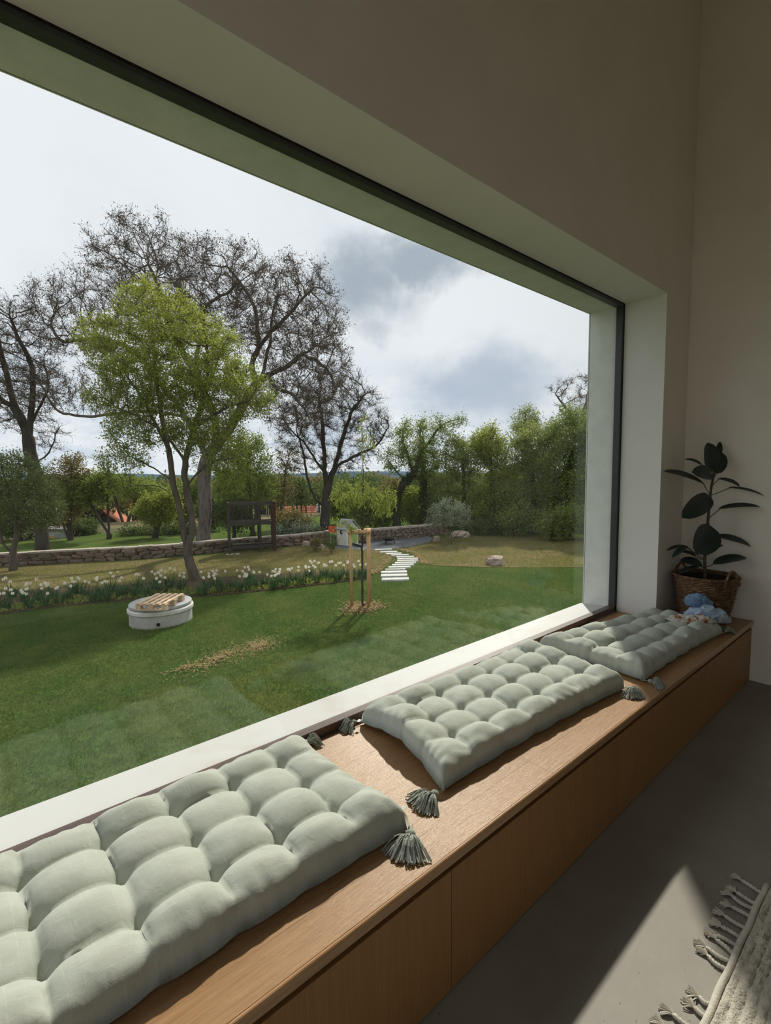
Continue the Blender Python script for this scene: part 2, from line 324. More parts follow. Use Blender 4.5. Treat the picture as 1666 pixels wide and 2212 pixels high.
MT['leaf_yellow'] = leaf_mat('yellow_green_leaf', (0.22, 0.27, 0.05), (0.34, 0.36, 0.08), 0.45)
MT['leaf_olive'] = leaf_mat('olive_leaf', (0.17, 0.155, 0.06), (0.26, 0.205, 0.085), 0.4)
MT['bud'] = leaf_mat('brown_bud', (0.1, 0.078, 0.065), (0.15, 0.115, 0.085), 0.2)
MT['blossom'] = leaf_mat('white_blossom', (0.55, 0.54, 0.50), (0.62, 0.58, 0.54), 0.3)
MT['strap'] = leaf_mat('daffodil_leaf', (0.040, 0.090, 0.045), (0.075, 0.135, 0.055), 0.25)
MT['ivy'] = leaf_mat('ivy_leaf', (0.022, 0.045, 0.014), (0.04, 0.07, 0.02), 0.2)
MT['petal'] = leaf_mat('white_petal', (0.80, 0.79, 0.72), (0.85, 0.84, 0.80), 0.3)
MT['corona'] = M('yellow_corona', (0.72, 0.52, 0.12), rough=0.7)

# ------------------------------------------------------------------ mesh helpers
class MB:
    def __init__(s): s.v = []; s.f = []; s.n = 0; s.tint = []
    def add(s, V, Fs, tint=None):
        V = np.asarray(V, float).reshape(-1, 3)
        s.v.append(V); s.f.append((Fs, s.n)); s.n += len(V)
        s.tint.append(np.zeros(len(V)) if tint is None else np.broadcast_to(tint, (len(V),)))
        return s
    def box(s, c, size, rot=None, bevel=0.0):
        hx, hy, hz = np.array(size) / 2
        if bevel <= 0:
            V = np.array([[a * hx, b_ * hy, c_ * hz] for c_ in (-1, 1) for b_ in (-1, 1) for a in (-1, 1)])
            Fs = [(0, 2, 3, 1), (4, 5, 7, 6), (0, 1, 5, 4), (2, 6, 7, 3), (0, 4, 6, 2), (1, 3, 7, 5)]
        else:
            V = []; idx = {}
            h = (hx, hy, hz)
            for sx in (-1, 1):
                for sy in (-1, 1):
                    for sz in (-1, 1):
                        for k in range(3):
                            p = [sx * hx, sy * hy, sz * hz]; sg = (sx, sy, sz)
                            for j in range(3):
                                if j != k: p[j] -= sg[j] * bevel
                            idx[(sx, sy, sz, k)] = len(V); V.append(p)
            V = np.array(V); Fs = []
            for k in range(3):
                i, j = [q for q in range(3) if q != k]
                for sk in (-1, 1):
                    ring = []
                    for si, sj in ((-1, -1), (1, -1), (1, 1), (-1, 1)):
                        sg = [0, 0, 0]; sg[k] = sk; sg[i] = si; sg[j] = sj
                        ring.append(idx[(*sg, k)])
                    Fs.append(tuple(ring))
                for si in (-1, 1):
                    for sj in (-1, 1):
                        a = [0, 0, 0]; a[i] = si; a[j] = sj
                        a[k] = -1; b0 = tuple(a); a[k] = 1; b1 = tuple(a)
                        Fs.append((idx[(*b0, i)], idx[(*b1, i)], idx[(*b1, j)], idx[(*b0, j)]))
            for sx in (-1, 1):
                for sy in (-1, 1):
                    for sz in (-1, 1):
                        Fs.append(tuple(idx[(sx, sy, sz, k)] for k in range(3)))
        if rot is not None: V = V @ np.array(rot).T
        return s.add(V + np.array(c), Fs)
    def span(s, a, b_, bevel=0.0):
        a = np.array(a, float); b_ = np.array(b_, float)
        return s.box((a + b_) / 2, np.abs(b_ - a), None, bevel)
    def bar(s, p, q, w, h=None, up=(0, 0, 1), bevel=0.0):
        p = np.array(p, float); q = np.array(q, float); d = q - p; L = np.linalg.norm(d); d /= L
        a = np.cross(up, d)
        if np.linalg.norm(a) < 1e-3: a = np.cross((1, 0, 0), d)
        a /= np.linalg.norm(a); c = np.cross(d, a)
        return s.box((p + q) / 2, (L, w, h or w), np.stack([d, a, c], 1), bevel)
    def tube(s, P, r, sides=8, cap=True, tint=None):
        P = np.asarray(P, float); n = len(P); r = np.broadcast_to(r, (n,))
        T = np.gradient(P, axis=0); T /= np.linalg.norm(T, axis=1, keepdims=True) + 1e-9
        ref = np.array([0.31, 0.17, 0.94]) if abs(T.mean(0)[2]) < 0.8 else np.array([0.95, 0.2, 0.1])
        A = np.cross(T, ref); A /= np.linalg.norm(A, axis=1, keepdims=True) + 1e-9
        B = np.cross(T, A)
        an = np.arange(sides) * 2 * np.pi / sides
        V = P[:, None] + r[:, None, None] * (np.cos(an)[None, :, None] * A[:, None] + np.sin(an)[None, :, None] * B[:, None])
        i = np.arange(n - 1)[:, None] * sides; j = np.arange(sides)[None]; j2 = (j + 1) % sides
        Fs = np.stack([i + j, i + j2, i + sides + j2, i + sides + j], -1).reshape(-1, 4)
        s.add(V.reshape(-1, 3), Fs, tint)
        if cap:
            s.f.append(([tuple(range(sides))[::-1], tuple((n - 1) * sides + k for k in range(sides))], s.n - n * sides))
        return s
    def lathe(s, prof, c=(0, 0, 0), seg=32, wob=None):
        prof = np.array(prof, float); n = len(prof); an = np.arange(seg) * 2 * np.pi / seg
        R_ = prof[:, 0][:, None] * np.ones(seg) if wob is None else prof[:, 0][:, None] * wob(an)[None]
        V = np.stack([R_ * np.cos(an), R_ * np.sin(an), prof[:, 1][:, None] * np.ones(seg)], -1).reshape(-1, 3) + np.array(c)
        i = np.arange(n - 1)[:, None] * seg; j = np.arange(seg)[None]; j2 = (j + 1) % seg
        Fs = np.stack([i + j, i + j2, i + seg + j2, i + seg + j], -1).reshape(-1, 4)
        s.add(V, Fs)
        s.f.append(([tuple(range(seg))[::-1], tuple((n - 1) * seg + k for k in range(seg))], s.n - n * seg))
        return s
    def prism(s, poly, z0, z1):
        """horizontal polygon (x,y) list extruded between heights; z may be functions of x"""
        P = np.array(poly, float); n = len(P)
        f0 = z0 if callable(z0) else (lambda x: z0); f1 = z1 if callable(z1) else (lambda x: z1)
        V = [[x, y, f0(x)] for x, y in P] + [[x, y, f1(x)] for x, y in P]
        Fs = [tuple(range(n))[::-1], tuple(range(n, 2 * n))] + [(i, (i + 1) % n, n + (i + 1) % n, n + i) for i in range(n)]
        return s.add(V, Fs)
    def bounds(s):
        V = np.concatenate(s.v); return V.min(0), V.max(0)

BASE = {}
def to_mesh(name, mb, mat, origin, smooth=False, tint=False, uv=None):
    V = np.concatenate(mb.v) - origin
    me = bpy.data.meshes.new(name)
    me.vertices.add(len(V)); me.vertices.foreach_set('co', V.astype(np.float32).ravel())
    loops = []; sizes = []
    for Fs, o in mb.f:
        if isinstance(Fs, np.ndarray):
            loops.append((Fs + o).ravel()); sizes.append(np.full(len(Fs), Fs.shape[1]))
        else:
            loops.append(np.array([k for f_ in Fs for k in f_]) + o); sizes.append(np.array([len(f_) for f_ in Fs]))
    L = np.concatenate(loops).astype(np.int32); Z = np.concatenate(sizes)
    me.loops.add(len(L)); me.loops.foreach_set('vertex_index', L)
    me.polygons.add(len(Z)); me.polygons.foreach_set('loop_start', np.concatenate([[0], np.cumsum(Z)[:-1]]).astype(np.int32))
    me.polygons.foreach_set('use_smooth', np.full(len(Z), bool(smooth)))
    me.update(calc_edges=True)
    if tint:
        a = me.attributes.new('tint', 'FLOAT', 'POINT'); a.data.foreach_set('value', np.concatenate(mb.tint).astype(np.float32))
    if uv is not None:
        l = me.uv_layers.new(name='UVMap'); l.data.foreach_set('uv', uv[L].astype(np.float32).ravel())
    if isinstance(mat, (list, tuple)):
        for mm in mat: me.materials.append(mm)
    else: me.materials.append(mat)
    return me

def tag(o, label=None, cat=None, group=None, kind=None):
    if label: o['label'] = label
    if cat: o['category'] = cat
    if group: o['group'] = group
    if kind: o['kind'] = kind
    return o

def thing(name, label, cat, loc, group=None, kind=None):
    o = bpy.data.objects.new(name, None); COL.objects.link(o); o.empty_display_size = 0.1
    o.location = [float(q) for q in loc]; BASE[o.name] = np.array(loc, float)
    return tag(o, label, cat, group, kind)

def part(parent, name, mb, mat, smooth=False, tint=False, kind=None, label=None, uv=None):
    org = BASE[parent.name]
    o = bpy.data.objects.new(name, to_mesh(name, mb, mat, org, smooth, tint, uv)); COL.objects.link(o)
    o.parent = parent; BASE[o.name] = org
    return tag(o, label, kind=kind)

def solo(name, mb, mat, label=None, cat=None, group=None, kind=None, smooth=False, tint=False, origin=None, uv=None):
    lo, hi = mb.bounds()
    org = np.array([(lo[0] + hi[0]) / 2, (lo[1] + hi[1]) / 2, lo[2]]) if origin is None else np.array(origin, float)
    o = bpy.data.objects.new(name, to_mesh(name, mb, mat, org, smooth, tint, uv)); COL.objects.link(o)
    o.location = org; BASE[o.name] = org
    return tag(o, label, cat, group, kind)

def share(parent, name, me, loc, rot=(0, 0, 0), scale=(1, 1, 1)):
    o = bpy.data.objects.new(name, me); COL.objects.link(o); o.parent = parent
    o.location = np.array(loc) - BASE[parent.name]; o.rotation_euler = rot; o.scale = scale
    BASE[o.name] = BASE[parent.name]
    return o

def unit(v):
    v = np.asarray(v, float); return v / (np.linalg.norm(v, axis=-1, keepdims=True) + 1e-9)

def smooth_path(P, k=6):
    P = np.asarray(P, float)
    if len(P) < 3: return np.array([P[0] + (P[-1] - P[0]) * t for t in np.linspace(0, 1, k + 1)])
    Q = np.vstack([2 * P[0] - P[1], P, 2 * P[-1] - P[-2]]); out = []
    for i in range(1, len(Q) - 2):
        for t in np.arange(k) / k:
            a, b_, c, d = Q[i - 1:i + 3]
            out.append(0.5 * ((2 * b_) + (-a + c) * t + (2 * a - 5 * b_ + 4 * c - d) * t * t + (-a + 3 * b_ - 3 * c + d) * t ** 3))
    out.append(P[-1]); return np.array(out)

def vnoise(P, seed=0, octaves=3):
    """cheap smooth noise in -1..1: sums of random plane waves"""
    r = np.random.default_rng(seed); P = np.asarray(P, float); out = np.zeros(P.shape[:-1]); amp = 1; tot = 0
    for o_ in range(octaves):
        for k in range(5):
            d = r.normal(size=P.shape[-1]); d /= np.linalg.norm(d)
            out += amp * np.sin((P @ d) * (2 ** o_) * 2 * np.pi * r.uniform(0.6, 1.4) + r.uniform(0, 6.28)); tot += amp * 0.45
        amp *= 0.5
    return out / tot

# ================================================================== THE ROOM
XF, XW, XG0, XG1, XE = -0.995, -1.53, -1.85, -1.905, -2.134   # cabinet front, wall face, frame inner/outer, outer face
YJ, YL, YB, YN = 4.245, -2.2, 4.75, -2.6                       # jamb, left jamb (out of frame), far wall, near wall
ZB, ZH = 0.49, 3.05                                            # bench top, window head
XR, ZC = 3.2, 5.7

mb = MB().span((XW - 0.62, YN - 0.2, -0.2), (XR + 0.2, YB + 0.2, 0.0))
solo('floor', mb, MT['floor'], kind='structure', origin=(0, 0, 0))
mb = MB()
mb.span((XE, YN, ZH), (XW, YB, ZC)); mb.span((XE, YJ, 0.0), (XW, YB, ZH)); mb.span((XE, YN, 0.0), (XW, YL, ZH))
mb.span((XE, YL, 0.0), (XG0 - 0.005, YJ, ZB - 0.045))
mb.span((XE, YN - 0.2, -1.6), (XE + 0.12, YB + 0.2, -0.2))
wall = solo('wall_window', mb, MT['plaster'], kind='structure', origin=(0, 0, 0))
# paint of the reveals: thin plaster linings, inner and outer
mb = MB(); e = 0.004
mb.span((XG0, YL, ZH - e), (XW, YJ, ZH)); mb.span((XG0, YJ - e, ZB), (XW, YJ, ZH))
solo('trim_1', mb, MT['reveal'], kind='structure', origin=(0, 0, 0))
mb = MB()
mb.span((XE - 0.004, YL, ZH - 0.018), (XG1, YJ, ZH - e)); mb.span((XE - 0.004, YJ - 0.012, ZB), (XG1, YJ, ZH))
mb.span((XE - 0.012, YN - 0.2, ZH - 0.018), (XE, YB + 0.2, ZC)); mb.span((XE - 0.012, YJ - 0.012, -0.9), (XE, YB + 0.2, ZH)); mb.span((XE - 0.012, YN - 0.2, -0.9), (XE, YL, ZH))
mb.span((XE - 0.012, YL, -0.9), (XE, YJ, ZB - 0.03))
solo('trim_2', mb, MT['render'], kind='structure', origin=(0, 0, 0))
solo('wall_back', MB().span((XW - 0.6, YB, 0), (XR + 0.2, YB + 0.2, ZC)), MT['plaster'], kind='structure', origin=(0, 0, 0))
solo('wall_right', MB().span((XR, YN, 0), (XR + 0.2, YB, ZC)), MT['plaster'], kind='structure', origin=(0, 0, 0))
OX0, OX1, OZ = -0.9, 2.9, 4.2                                  # opening for unseen glazed doors, added to bring more daylight into the room
solo('wall_near', MB().span((XW - 0.6, YN - 0.2, 0), (OX0, YN, ZC)).span((OX1, YN - 0.2, 0), (XR + 0.2, YN, ZC)).span((OX0, YN - 0.2, OZ), (OX1, YN, ZC)), MT['plaster'], kind='structure', origin=(0, 0, 0))
solo('ceiling', MB().span((XE, YN - 0.2, ZC), (XR + 0.2, YB + 0.2, ZC + 0.2)), MT['ceiling'], kind='structure', origin=(0, 0, 0))

win = thing('window_1', 'large fixed picture window in a thin dark metal frame', None, (XG1, 1.0, ZB), kind='structure')
fw = 0.028
mb = MB().span((XG1, YL, ZH - fw - e), (XG0, YJ - e, ZH - e), 0.003)
part(win, 'frame_head', mb, MT['frame'])
part(win, 'frame_jamb', MB().span((XG1, YJ - fw - e, ZB), (XG0, YJ - e, ZH - e - fw), 0.003), MT['frame'])
part(win, 'frame_jamb', MB().span((XG1, YL, ZB), (XG0, YL + fw, ZH - e - fw), 0.003), MT['frame'])
mb = MB().span((XG1, YL, ZB - 0.02), (XG0, YJ - e, ZB + 0.045), 0.003)
mb.span((XG0 - 0.003, YL, ZB - 0.02), (XG0 + 0.012, YJ - e, ZB + 0.006), 0.002)
part(win, 'frame_rail', mb, MT['frame_bottom'], label='bottom rail of the window frame, brown reflection in its colour')
part(win, 'shadow_line', MB().span((XG0 - 0.004, YL, ZH - e - 0.006), (XG0 + 0.004, YJ - e, ZH - e + 0.001)).span((XG0 - 0.004, YJ - e - 0.006, ZB), (XG0 + 0.004, YJ - e + 0.001, ZH - e)), MT['black_gap'])  # black strips drawn for the shadow gap around the frame
xg = (XG0 + XG1) / 2 - 0.008
part(win, 'pane', MB().span((xg - 0.004, YL + 0.01, ZB + 0.01), (xg + 0.004, YJ - 0.012, ZH - 0.012)), MT['glass'])
mb = MB()
mb.add([[XG1, YL, ZB + 0.03], [XG1, YJ - 0.012, ZB + 0.03], [XE - 0.03, YJ - 0.012, ZB + 0.008], [XE - 0.03, YL, ZB + 0.008],
        [XG1, YL, ZB - 0.02], [XG1, YJ - 0.012, ZB - 0.02], [XE - 0.03, YJ - 0.012, ZB - 0.03], [XE - 0.03, YL, ZB - 0.03]],
       [(0, 1, 2, 3), (7, 6, 5, 4), (0, 4, 5, 1), (2, 6, 7, 3), (1, 5, 6, 2), (0, 3, 7, 4)])
solo('trim_3', mb, MT['stone_sill'], kind='structure', origin=(0, 0, 0))

gd = thing('window_fill', 'added glazed doors behind the camera, unseen, for fill daylight', None, (1.1, YN - 0.1, 0.0), kind='structure')
for k in range(4):
    xx = OX0 + k * (OX1 - OX0) / 3
    part(gd, 'frame_post', MB().span((xx - 0.03, YN - 0.13, 0.0), (xx + 0.03, YN - 0.07, OZ)), MT['frame'])
for zz in (0.03, OZ - 0.03): part(gd, 'frame_rail', MB().span((OX0 + 0.03, YN - 0.13, zz - 0.03), (OX1 - 0.03, YN - 0.07, zz + 0.03)), MT['frame'])
for k in range(3):
    xx = OX0 + k * (OX1 - OX0) / 3
    part(gd, 'pane', MB().span((xx + 0.03, YN - 0.104, 0.06), (xx + (OX1 - OX0) / 3 - 0.03, YN - 0.096, OZ - 0.06)), MT['glass'])

# ------------------------------------------------------------------ the window bench
bench = thing('window_seat', 'long oak window seat board running under the picture window', 'window seat', (-1.4, 1.2, ZB - 0.038))
XT = -0.985
cuts = np.array([XT - 0.012, -1.11, -1.355, -1.602, XG0 + 0.001])
for r in range(4):
    x1, x0 = cuts[r], cuts[r + 1]
    ys = [YL + 0.01, -1.1 + 0.35 * r, 0.25 + 0.13 * r, 1.755 - 0.37 * (r % 2), 2.95 + 0.21 * r, YB - 0.001]
    for y0, y1 in zip(ys[:-1], ys[1:]):
        xx0 = x0
        if y0 > YJ - 0.9 and r >= 2:
            yy1 = YJ - 0.005
            if r == 2:
                part(bench, 'board', MB().span((XW + 0.001, YJ - 0.004, ZB - 0.035), (x1, YB - 0.001, ZB), 0.0003), MT['oak'])
            part(bench, 'board', MB().span((x0 + 0.0001, y0, ZB - 0.035), (x1 - 0.0001, yy1, ZB), 0.0003), MT['oak'])
        else:
            part(bench, 'board', MB().span((xx0 + 0.0001, y0 + 0.0001, ZB - 0.035), (x1 - 0.0001, y1 - 0.0001, ZB), 0.0003), MT['oak'])
prof = [(XT - 0.012, ZB), (XT - 0.0115, ZB - 0.0015), (XT - 0.0105, ZB - 0.0003), (XT - 0.006, ZB + 0.0002), (XT - 0.003, ZB - 0.0012), (XT - 0.0008, ZB - 0.004), (XT, ZB - 0.008), (XT, ZB - 0.033), (XT - 0.004, ZB - 0.037), (XT - 0.02, ZB - 0.037), (XT - 0.02, ZB - 0.002)]
n = len(prof)
mb = MB().add([[x, y, z] for y in (YL + 0.01, YB - 0.001) for x, z in prof],
              [tuple(range(n))[::-1], tuple(range(n, 2 * n))] + [(i, (i + 1) % n, n + (i + 1) % n, n + i) for i in range(n)])
part(bench, 'edge_lipping', mb, MT['oak_lip'], label='rounded oak front edge')
seams = [-1.32, -0.09, 1.14, 2.375, 3.61, YB]
where = ['nearest the camera, mostly out of the photo', 'in the lower middle, left of the first door joint', 'between the first and second door joints, under the middle cushion',
         'between the second and third door joints, under the far cushion', 'farthest, against the back wall under the plant basket']
for i in range(5):
    y0, y1 = seams[i], seams[i + 1]
    cab = thing('bench_cabinet', 'oak bench cabinet ' + where[i], 'cabinet', (-1.3, (y0 + y1) / 2, 0.0), 'cabinets under the bench top')
    xb = -1.84 if y1 < 3.7 else -1.525
    part(cab, 'body', MB().span((xb, y0 + 0.001, 0.02), (-1.02, y1 - 0.001, ZB - 0.04)), MT['wall_dark'])
    part(cab, 'shadow_strip', MB().span((-1.02, y0 + 0.001, ZB - 0.07), (-1.018, y1 - 0.001, ZB - 0.04)), MT['black_gap'])  # black strip painting the shade of the recess under the seat edge
    part(cab, 'plinth', MB().span((xb, y0 + 0.001, 0.0), (-1.03, y1 - 0.001, 0.02)), MT['black_gap'])
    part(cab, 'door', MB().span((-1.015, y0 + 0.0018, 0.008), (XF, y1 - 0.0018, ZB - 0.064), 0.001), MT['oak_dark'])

# ------------------------------------------------------------------ cushions
def make_tassel(parent, p, d, size=1.0, seed=0, name='tassel'):
    """p: cushion corner, d: direction the tassel lies in (on the bench)"""
    r = np.random.default_rng(seed); d = unit(np.array([d[0], d[1], 0.0])); p = np.array(p, float); sd = np.array([-d[1], d[0], 0])
    k = p + d * 0.035 * size; k[2] = ZB + 0.022
    ts = MB().tube(smooth_path([p - d * 0.015, (p + k) / 2 + [0, 0, 0.003], k], 4), 0.0022, 5)
    t = part(parent, name, ts, MT['tassel'])
    kn = MB()
    kn.lathe([(0.001, -0.013), (0.009, -0.010), (0.0135, -0.002), (0.0125, 0.006), (0.007, 0.0115), (0.001, 0.0125)], (0, 0, 0), 12)
    Rm = np.stack([sd, np.array([0, 0, 1.0]), d], 1); kn.v[0] = kn.v[0] @ Rm.T * size + k
    part(t, 'knot', kn, MT['tassel'], smooth=True)
    st = MB()
    for i in range(150):
        a = r.normal(0, 0.42); a = np.clip(a, -0.95, 0.95); L = r.uniform(0.055, 0.082) * size
        dd = d * math.cos(a) + sd * math.sin(a); h0 = r.uniform(-0.006, 0.007)
        lift = r.uniform(0.0, 0.036) * (1 - 0.6 * abs(a))
        s0 = k + d * 0.008 + sd * math.sin(a) * 0.008 + [0, 0, h0]
        mid = s0 + dd * L * 0.5 + [0, 0, lift * 0.8]; end = s0 + dd * L + sd * r.normal(0, 0.006); end[2] = ZB + 0.002 + r.uniform(0, 0.014) * (1 - abs(a))
        mid[2] = max(mid[2], ZB + 0.004)
        st.tube(smooth_path([s0, mid, end], 3), 0.0021 * size, 3, cap=False)
    part(t, 'strands', st, MT['tassel'], kind='stuff')
    return t

def make_cushion(label, c, nu, nv, seed, tassels, arch=None, tagpos=None, limit=None):
    """c: four corners nb, nf, fb, ff as (x, y) ; u runs along the bench, v across it"""
    r = np.random.default_rng(seed)
    nb, nf, fb, ff = [np.array(q, float) for q in c]
    L = np.linalg.norm(fb - nb); Wd = np.linalg.norm(nf - nb)
    k = 20; U = nu * k + 1; V = nv * k + 1
    u = np.linspace(0, 1, U); v = np.linspace(0, 1, V); uu, vv = np.meshgrid(u, v, indexing='ij')
    cu, cv = uu * nu, vv * nv
    # tuft grid, slightly irregular
    wu = cu + 0.05 * vnoise(np.stack([cu / nu, cv / nv], -1) * 1.2, seed + 1, 2); wv = cv + 0.05 * vnoise(np.stack([cu / nu, cv / nv], -1) * 1.2, seed + 2, 2)
    win_ = np.clip(np.minimum(np.minimum(cu, nu - cu), np.minimum(cv, nv - cv)) - 0.1, 0, 1); win_ = win_ * win_ * (3 - 2 * win_)
    wu = cu + (wu - cu) * win_; wv = cv + (wv - cv) * win_
    su = np.abs(np.sin(np.pi * wu)); sv = np.abs(np.sin(np.pi * wv))
    amp = 1 + 0.25 * r.uniform(-1, 1, (nu + 1, nv + 1))
    am = amp[np.clip(np.floor(wu).astype(int), 0, nu), np.clip(np.floor(wv).astype(int), 0, nv)]
    sa = 0.5 * (su ** 0.5 + sv ** 0.5) + 0.5 * (su * sv) ** 0.45
    fade = np.clip((np.minimum(np.minimum(cu, nu - cu), np.minimum(cv, nv - cv)) - 0.06) / 0.55, 0, 1); fade = fade * fade * (3 - 2 * fade)
    sa = 1.15 * (1 - fade) * 0.85 + sa * fade
    tu = np.round(wu); tv = np.round(wv)
    td = np.hypot(wu - tu, wv - tv)
    interior = (tu > 0) & (tu < nu) & (tv > 0) & (tv < nv)
    dimple = np.where(interior, np.exp(-(td / 0.13) ** 2), 0)
    # distance to border in cells, for the rounded edge
    du = np.minimum(cu, nu - cu); dv = np.minimum(cv, nv - cv)
    def rnd(x, w): q = np.clip(x / w, 0, 1); return np.clip(1 - (1 - q) ** 2.6, 0, 1) ** (1 / 2.6)
    edge = rnd(du, 0.36) * rnd(dv, 0.36)
    # creases fade out in the border strip
    wr = 0.0032 * np.sin(cu * 15 + 2.5 * 3 * vnoise(np.stack([cu, cv], -1) * 0.3, seed + 5, 2)) * np.exp(-(dv / 0.35) ** 2) * (dv > 0.02) \
       + 0.0032 * np.sin(cv * 15 + 2.5 * 3 * vnoise(np.stack([cu, cv], -1) * 0.3, seed + 6, 2)) * np.exp(-(du / 0.35) ** 2) * (du > 0.02)
    fine = 0.0035 * vnoise(np.stack([cu * 0.8, cv * 0.8], -1), seed + 7, 3)
    ztop = 0.013 + edge * (0.045 + 0.044 * sa * am - 0.020 * dimple) + edge * (wr + fine)
    zbot = 0.012 - edge * 0.0115
    # pulled-in outline between tufts, sharp corners
    base = (nb[None, None] * ((1 - uu) * (1 - vv))[..., None] + nf[None, None] * ((1 - uu) * vv)[..., None] + fb[None, None] * (uu * (1 - vv))[..., None] + ff[None, None] * (uu * vv)[..., None])
    eu = unit(fb - nb); ev = unit(nf - nb)
    scal_u = 0.010 * (np.abs(np.cos(np.pi * cu)) ** 6); scal_v = 0.010 * (np.abs(np.cos(np.pi * cv)) ** 6)
    bow_v = 0.022 * np.sin(np.pi * uu) ** 0.6; bow_u = 0.022 * np.sin(np.pi * vv) ** 0.6
    inw_v = (bow_v + scal_u * np.sin(np.pi * uu)) * np.clip(np.abs(2 * vv - 1) ** 6, 0, 1) * np.sign(0.5 - vv)
    inw_u = (bow_u + scal_v * np.sin(np.pi * vv)) * np.clip(np.abs(2 * uu - 1) ** 12, 0, 1) * np.sign(0.5 - uu)
    XY = base + inw_v[..., None] * ev + inw_u[..., None] * eu
    lift = np.zeros_like(uu)
    if arch: lift = arch(uu, vv)
    if limit is not None: XY[..., 0] = np.where(XY[..., 1] > YJ - 0.02, np.maximum(XY[..., 0], XW + 0.012), XY[..., 0])
    top = np.concatenate([XY, (ZB + 0.001 + ztop + lift)[..., None]], -1).reshape(-1, 3)
    bot = np.concatenate([XY, (ZB + 0.001 + np.minimum(zbot, ztop - 0.001) + lift)[..., None]], -1).reshape(-1, 3)
    idx = np.arange(U * V).reshape(U, V)
    q = np.stack([idx[:-1, :-1], idx[1:, :-1], idx[1:, 1:], idx[:-1, 1:]], -1).reshape(-1, 4)
    off = U * V
    rim = np.concatenate([idx[:, 0], idx[-1, 1:], idx[::-1, -1][1:], idx[0, ::-1][1:-1]])
    rim2 = np.roll(rim, -1)
    rq = np.stack([rim, rim + off, rim2 + off, rim2], -1)
    mb = MB().add(np.concatenate([top, bot]), np.concatenate([q[:, ::-1], q + off, rq]))
    loc = np.array([*(nb + nf + fb + ff) / 4, ZB])
    t = thing('bench_cushion', label, 'cushion', loc, 'tufted cushions on the bench')
    uvs = np.stack([uu * L, vv * Wd], -1).reshape(-1, 2); uvs = np.concatenate([uvs, uvs])
    part(t, 'pad', mb, MT['sage'], smooth=True, uv=uvs)
    # buttons of thread in the tufts
    for i in range(1, nu):
        for j in range(1, nv):
            sel = np.argmin((wu - i) ** 2 + (wv - j) ** 2); p = top[sel]
            b_ = MB().lathe([(0.0005, -0.002), (0.006, -0.001), (0.005, 0.0025), (0.0005, 0.0035)], p + [0, 0, -0.001], 8)
            part(t, 'button', b_, MT['tassel'], smooth=True)
    for (cn, d, s_) in tassels:
        p = {'nb': idx[0, 0], 'nf': idx[0, -1], 'fb': idx[-1, 0], 'ff': idx[-1, -1]}[cn]
        make_tassel(t, top[p], d, s_, seed * 10 + len(cn) + int(100 * abs(d[0])))
    if tagpos is not None:
        p, d = tagpos; p = np.array(p)
        part(t, 'care_tag', MB().bar(p, p + np.array(d), 0.016, 0.0012), MT['tag'], label='small white care tag')
    return t

make_cushion('sage green tufted cushion nearest the camera, cut by the left edge of the photo',
             [(-1.835, -0.32), (-1.135, -0.32), (-1.835, 1.095), (-1.145, 1.11)], 7, 4, 11,
             [('ff', (0.50, -0.62), 1.25), ('fb', (0.1, 1.0), 0.8), ('nf', (0.5, -0.5), 1.1)],
             tagpos=((-1.19, 1.10, ZB + 0.055), (0.002, 0.018, 0.008)))
make_cushion('sage green tufted cushion in the middle of the bench with its near end lifted',
             [(-1.825, 1.42), (-1.205, 1.325), (-1.825, 2.86), (-1.125, 2.74)], 7, 4, 23,
             [('nf', (-0.02, -1.0), 1.15), ('nb', (-0.1, -1.0), 0.9), ('ff', (0.6, -0.5), 1.0), ('fb', (0.0, 1.0), 0.6)],
             arch=lambda u, v: 0.045 * np.exp(-(u / 0.13) ** 2) * np.sin(np.pi * np.clip(v, 0, 1)) ** 1.5,
             tagpos=((-1.80, 1.405, ZB + 0.04), (0.006, -0.02, -0.002)))
make_cushion('sage green tufted cushion farthest along the bench with folded clothes on its end',
             [(-1.80, 2.93), (-1.095, 2.90), (-1.56, 4.225), (-1.045, 4.19)], 7, 4, 37,
             [('nf', (0.9, 0.15), 0.85), ('ff', (0.12, 1.0), 0.9), ('nb', (0.1, -1.0), 0.5)], limit=True)

# ------------------------------------------------------------------ basket with rubber plant
bc = np.array([-1.27, 4.515, ZB])
bk = thing('wicker_basket', 'round brown wicker basket with two braided handles in the corner', 'basket', bc)
rows = 26; Hb = 0.345
def brad(t): return 0.155 + 0.065 * t ** 0.8
an = np.linspace(0, 2 * np.pi, 113)
for k in range(rows):
    t = (k + 0.5) / rows; ph = np.pi * (k % 2); rr = brad(t) + 0.0045 * np.sin(an * 14 + ph); z = 0.006 + t * Hb + 0.0012 * np.sin(an * 3 + k)
    P = np.stack([rr * np.cos(an), rr * np.sin(an), z], -1) + bc
    if k == 0: wv_ = MB()
    wv_.tube(P, 0.0072, 5, cap=False)
part(bk, 'weave', wv_, MT['wicker'], smooth=True, kind='stuff')
for k in range(28):
    a = k * 2 * np.pi / 28 + 0.11
    P = [bc + [brad(t) * math.cos(a), brad(t) * math.sin(a), 0.004 + t * Hb] for t in np.linspace(0, 1.02, 8)]
    part(bk, 'stake', MB().tube(P, 0.0042, 5), MT['wicker'], smooth=True)
rim = MB()
for s_ in range(3):
    an2 = np.linspace(0, 2 * np.pi, 161); w = an2 * 22 + s_ * 2.094
    rr = brad(1) + 0.003 + 0.008 * np.cos(w); P = np.stack([rr * np.cos(an2), rr * np.sin(an2), Hb + 0.012 + 0.008 * np.sin(w)], -1) + bc
    rim.tube(P, 0.0065, 5, cap=False)
part(bk, 'rim', rim, MT['wicker'], smooth=True)
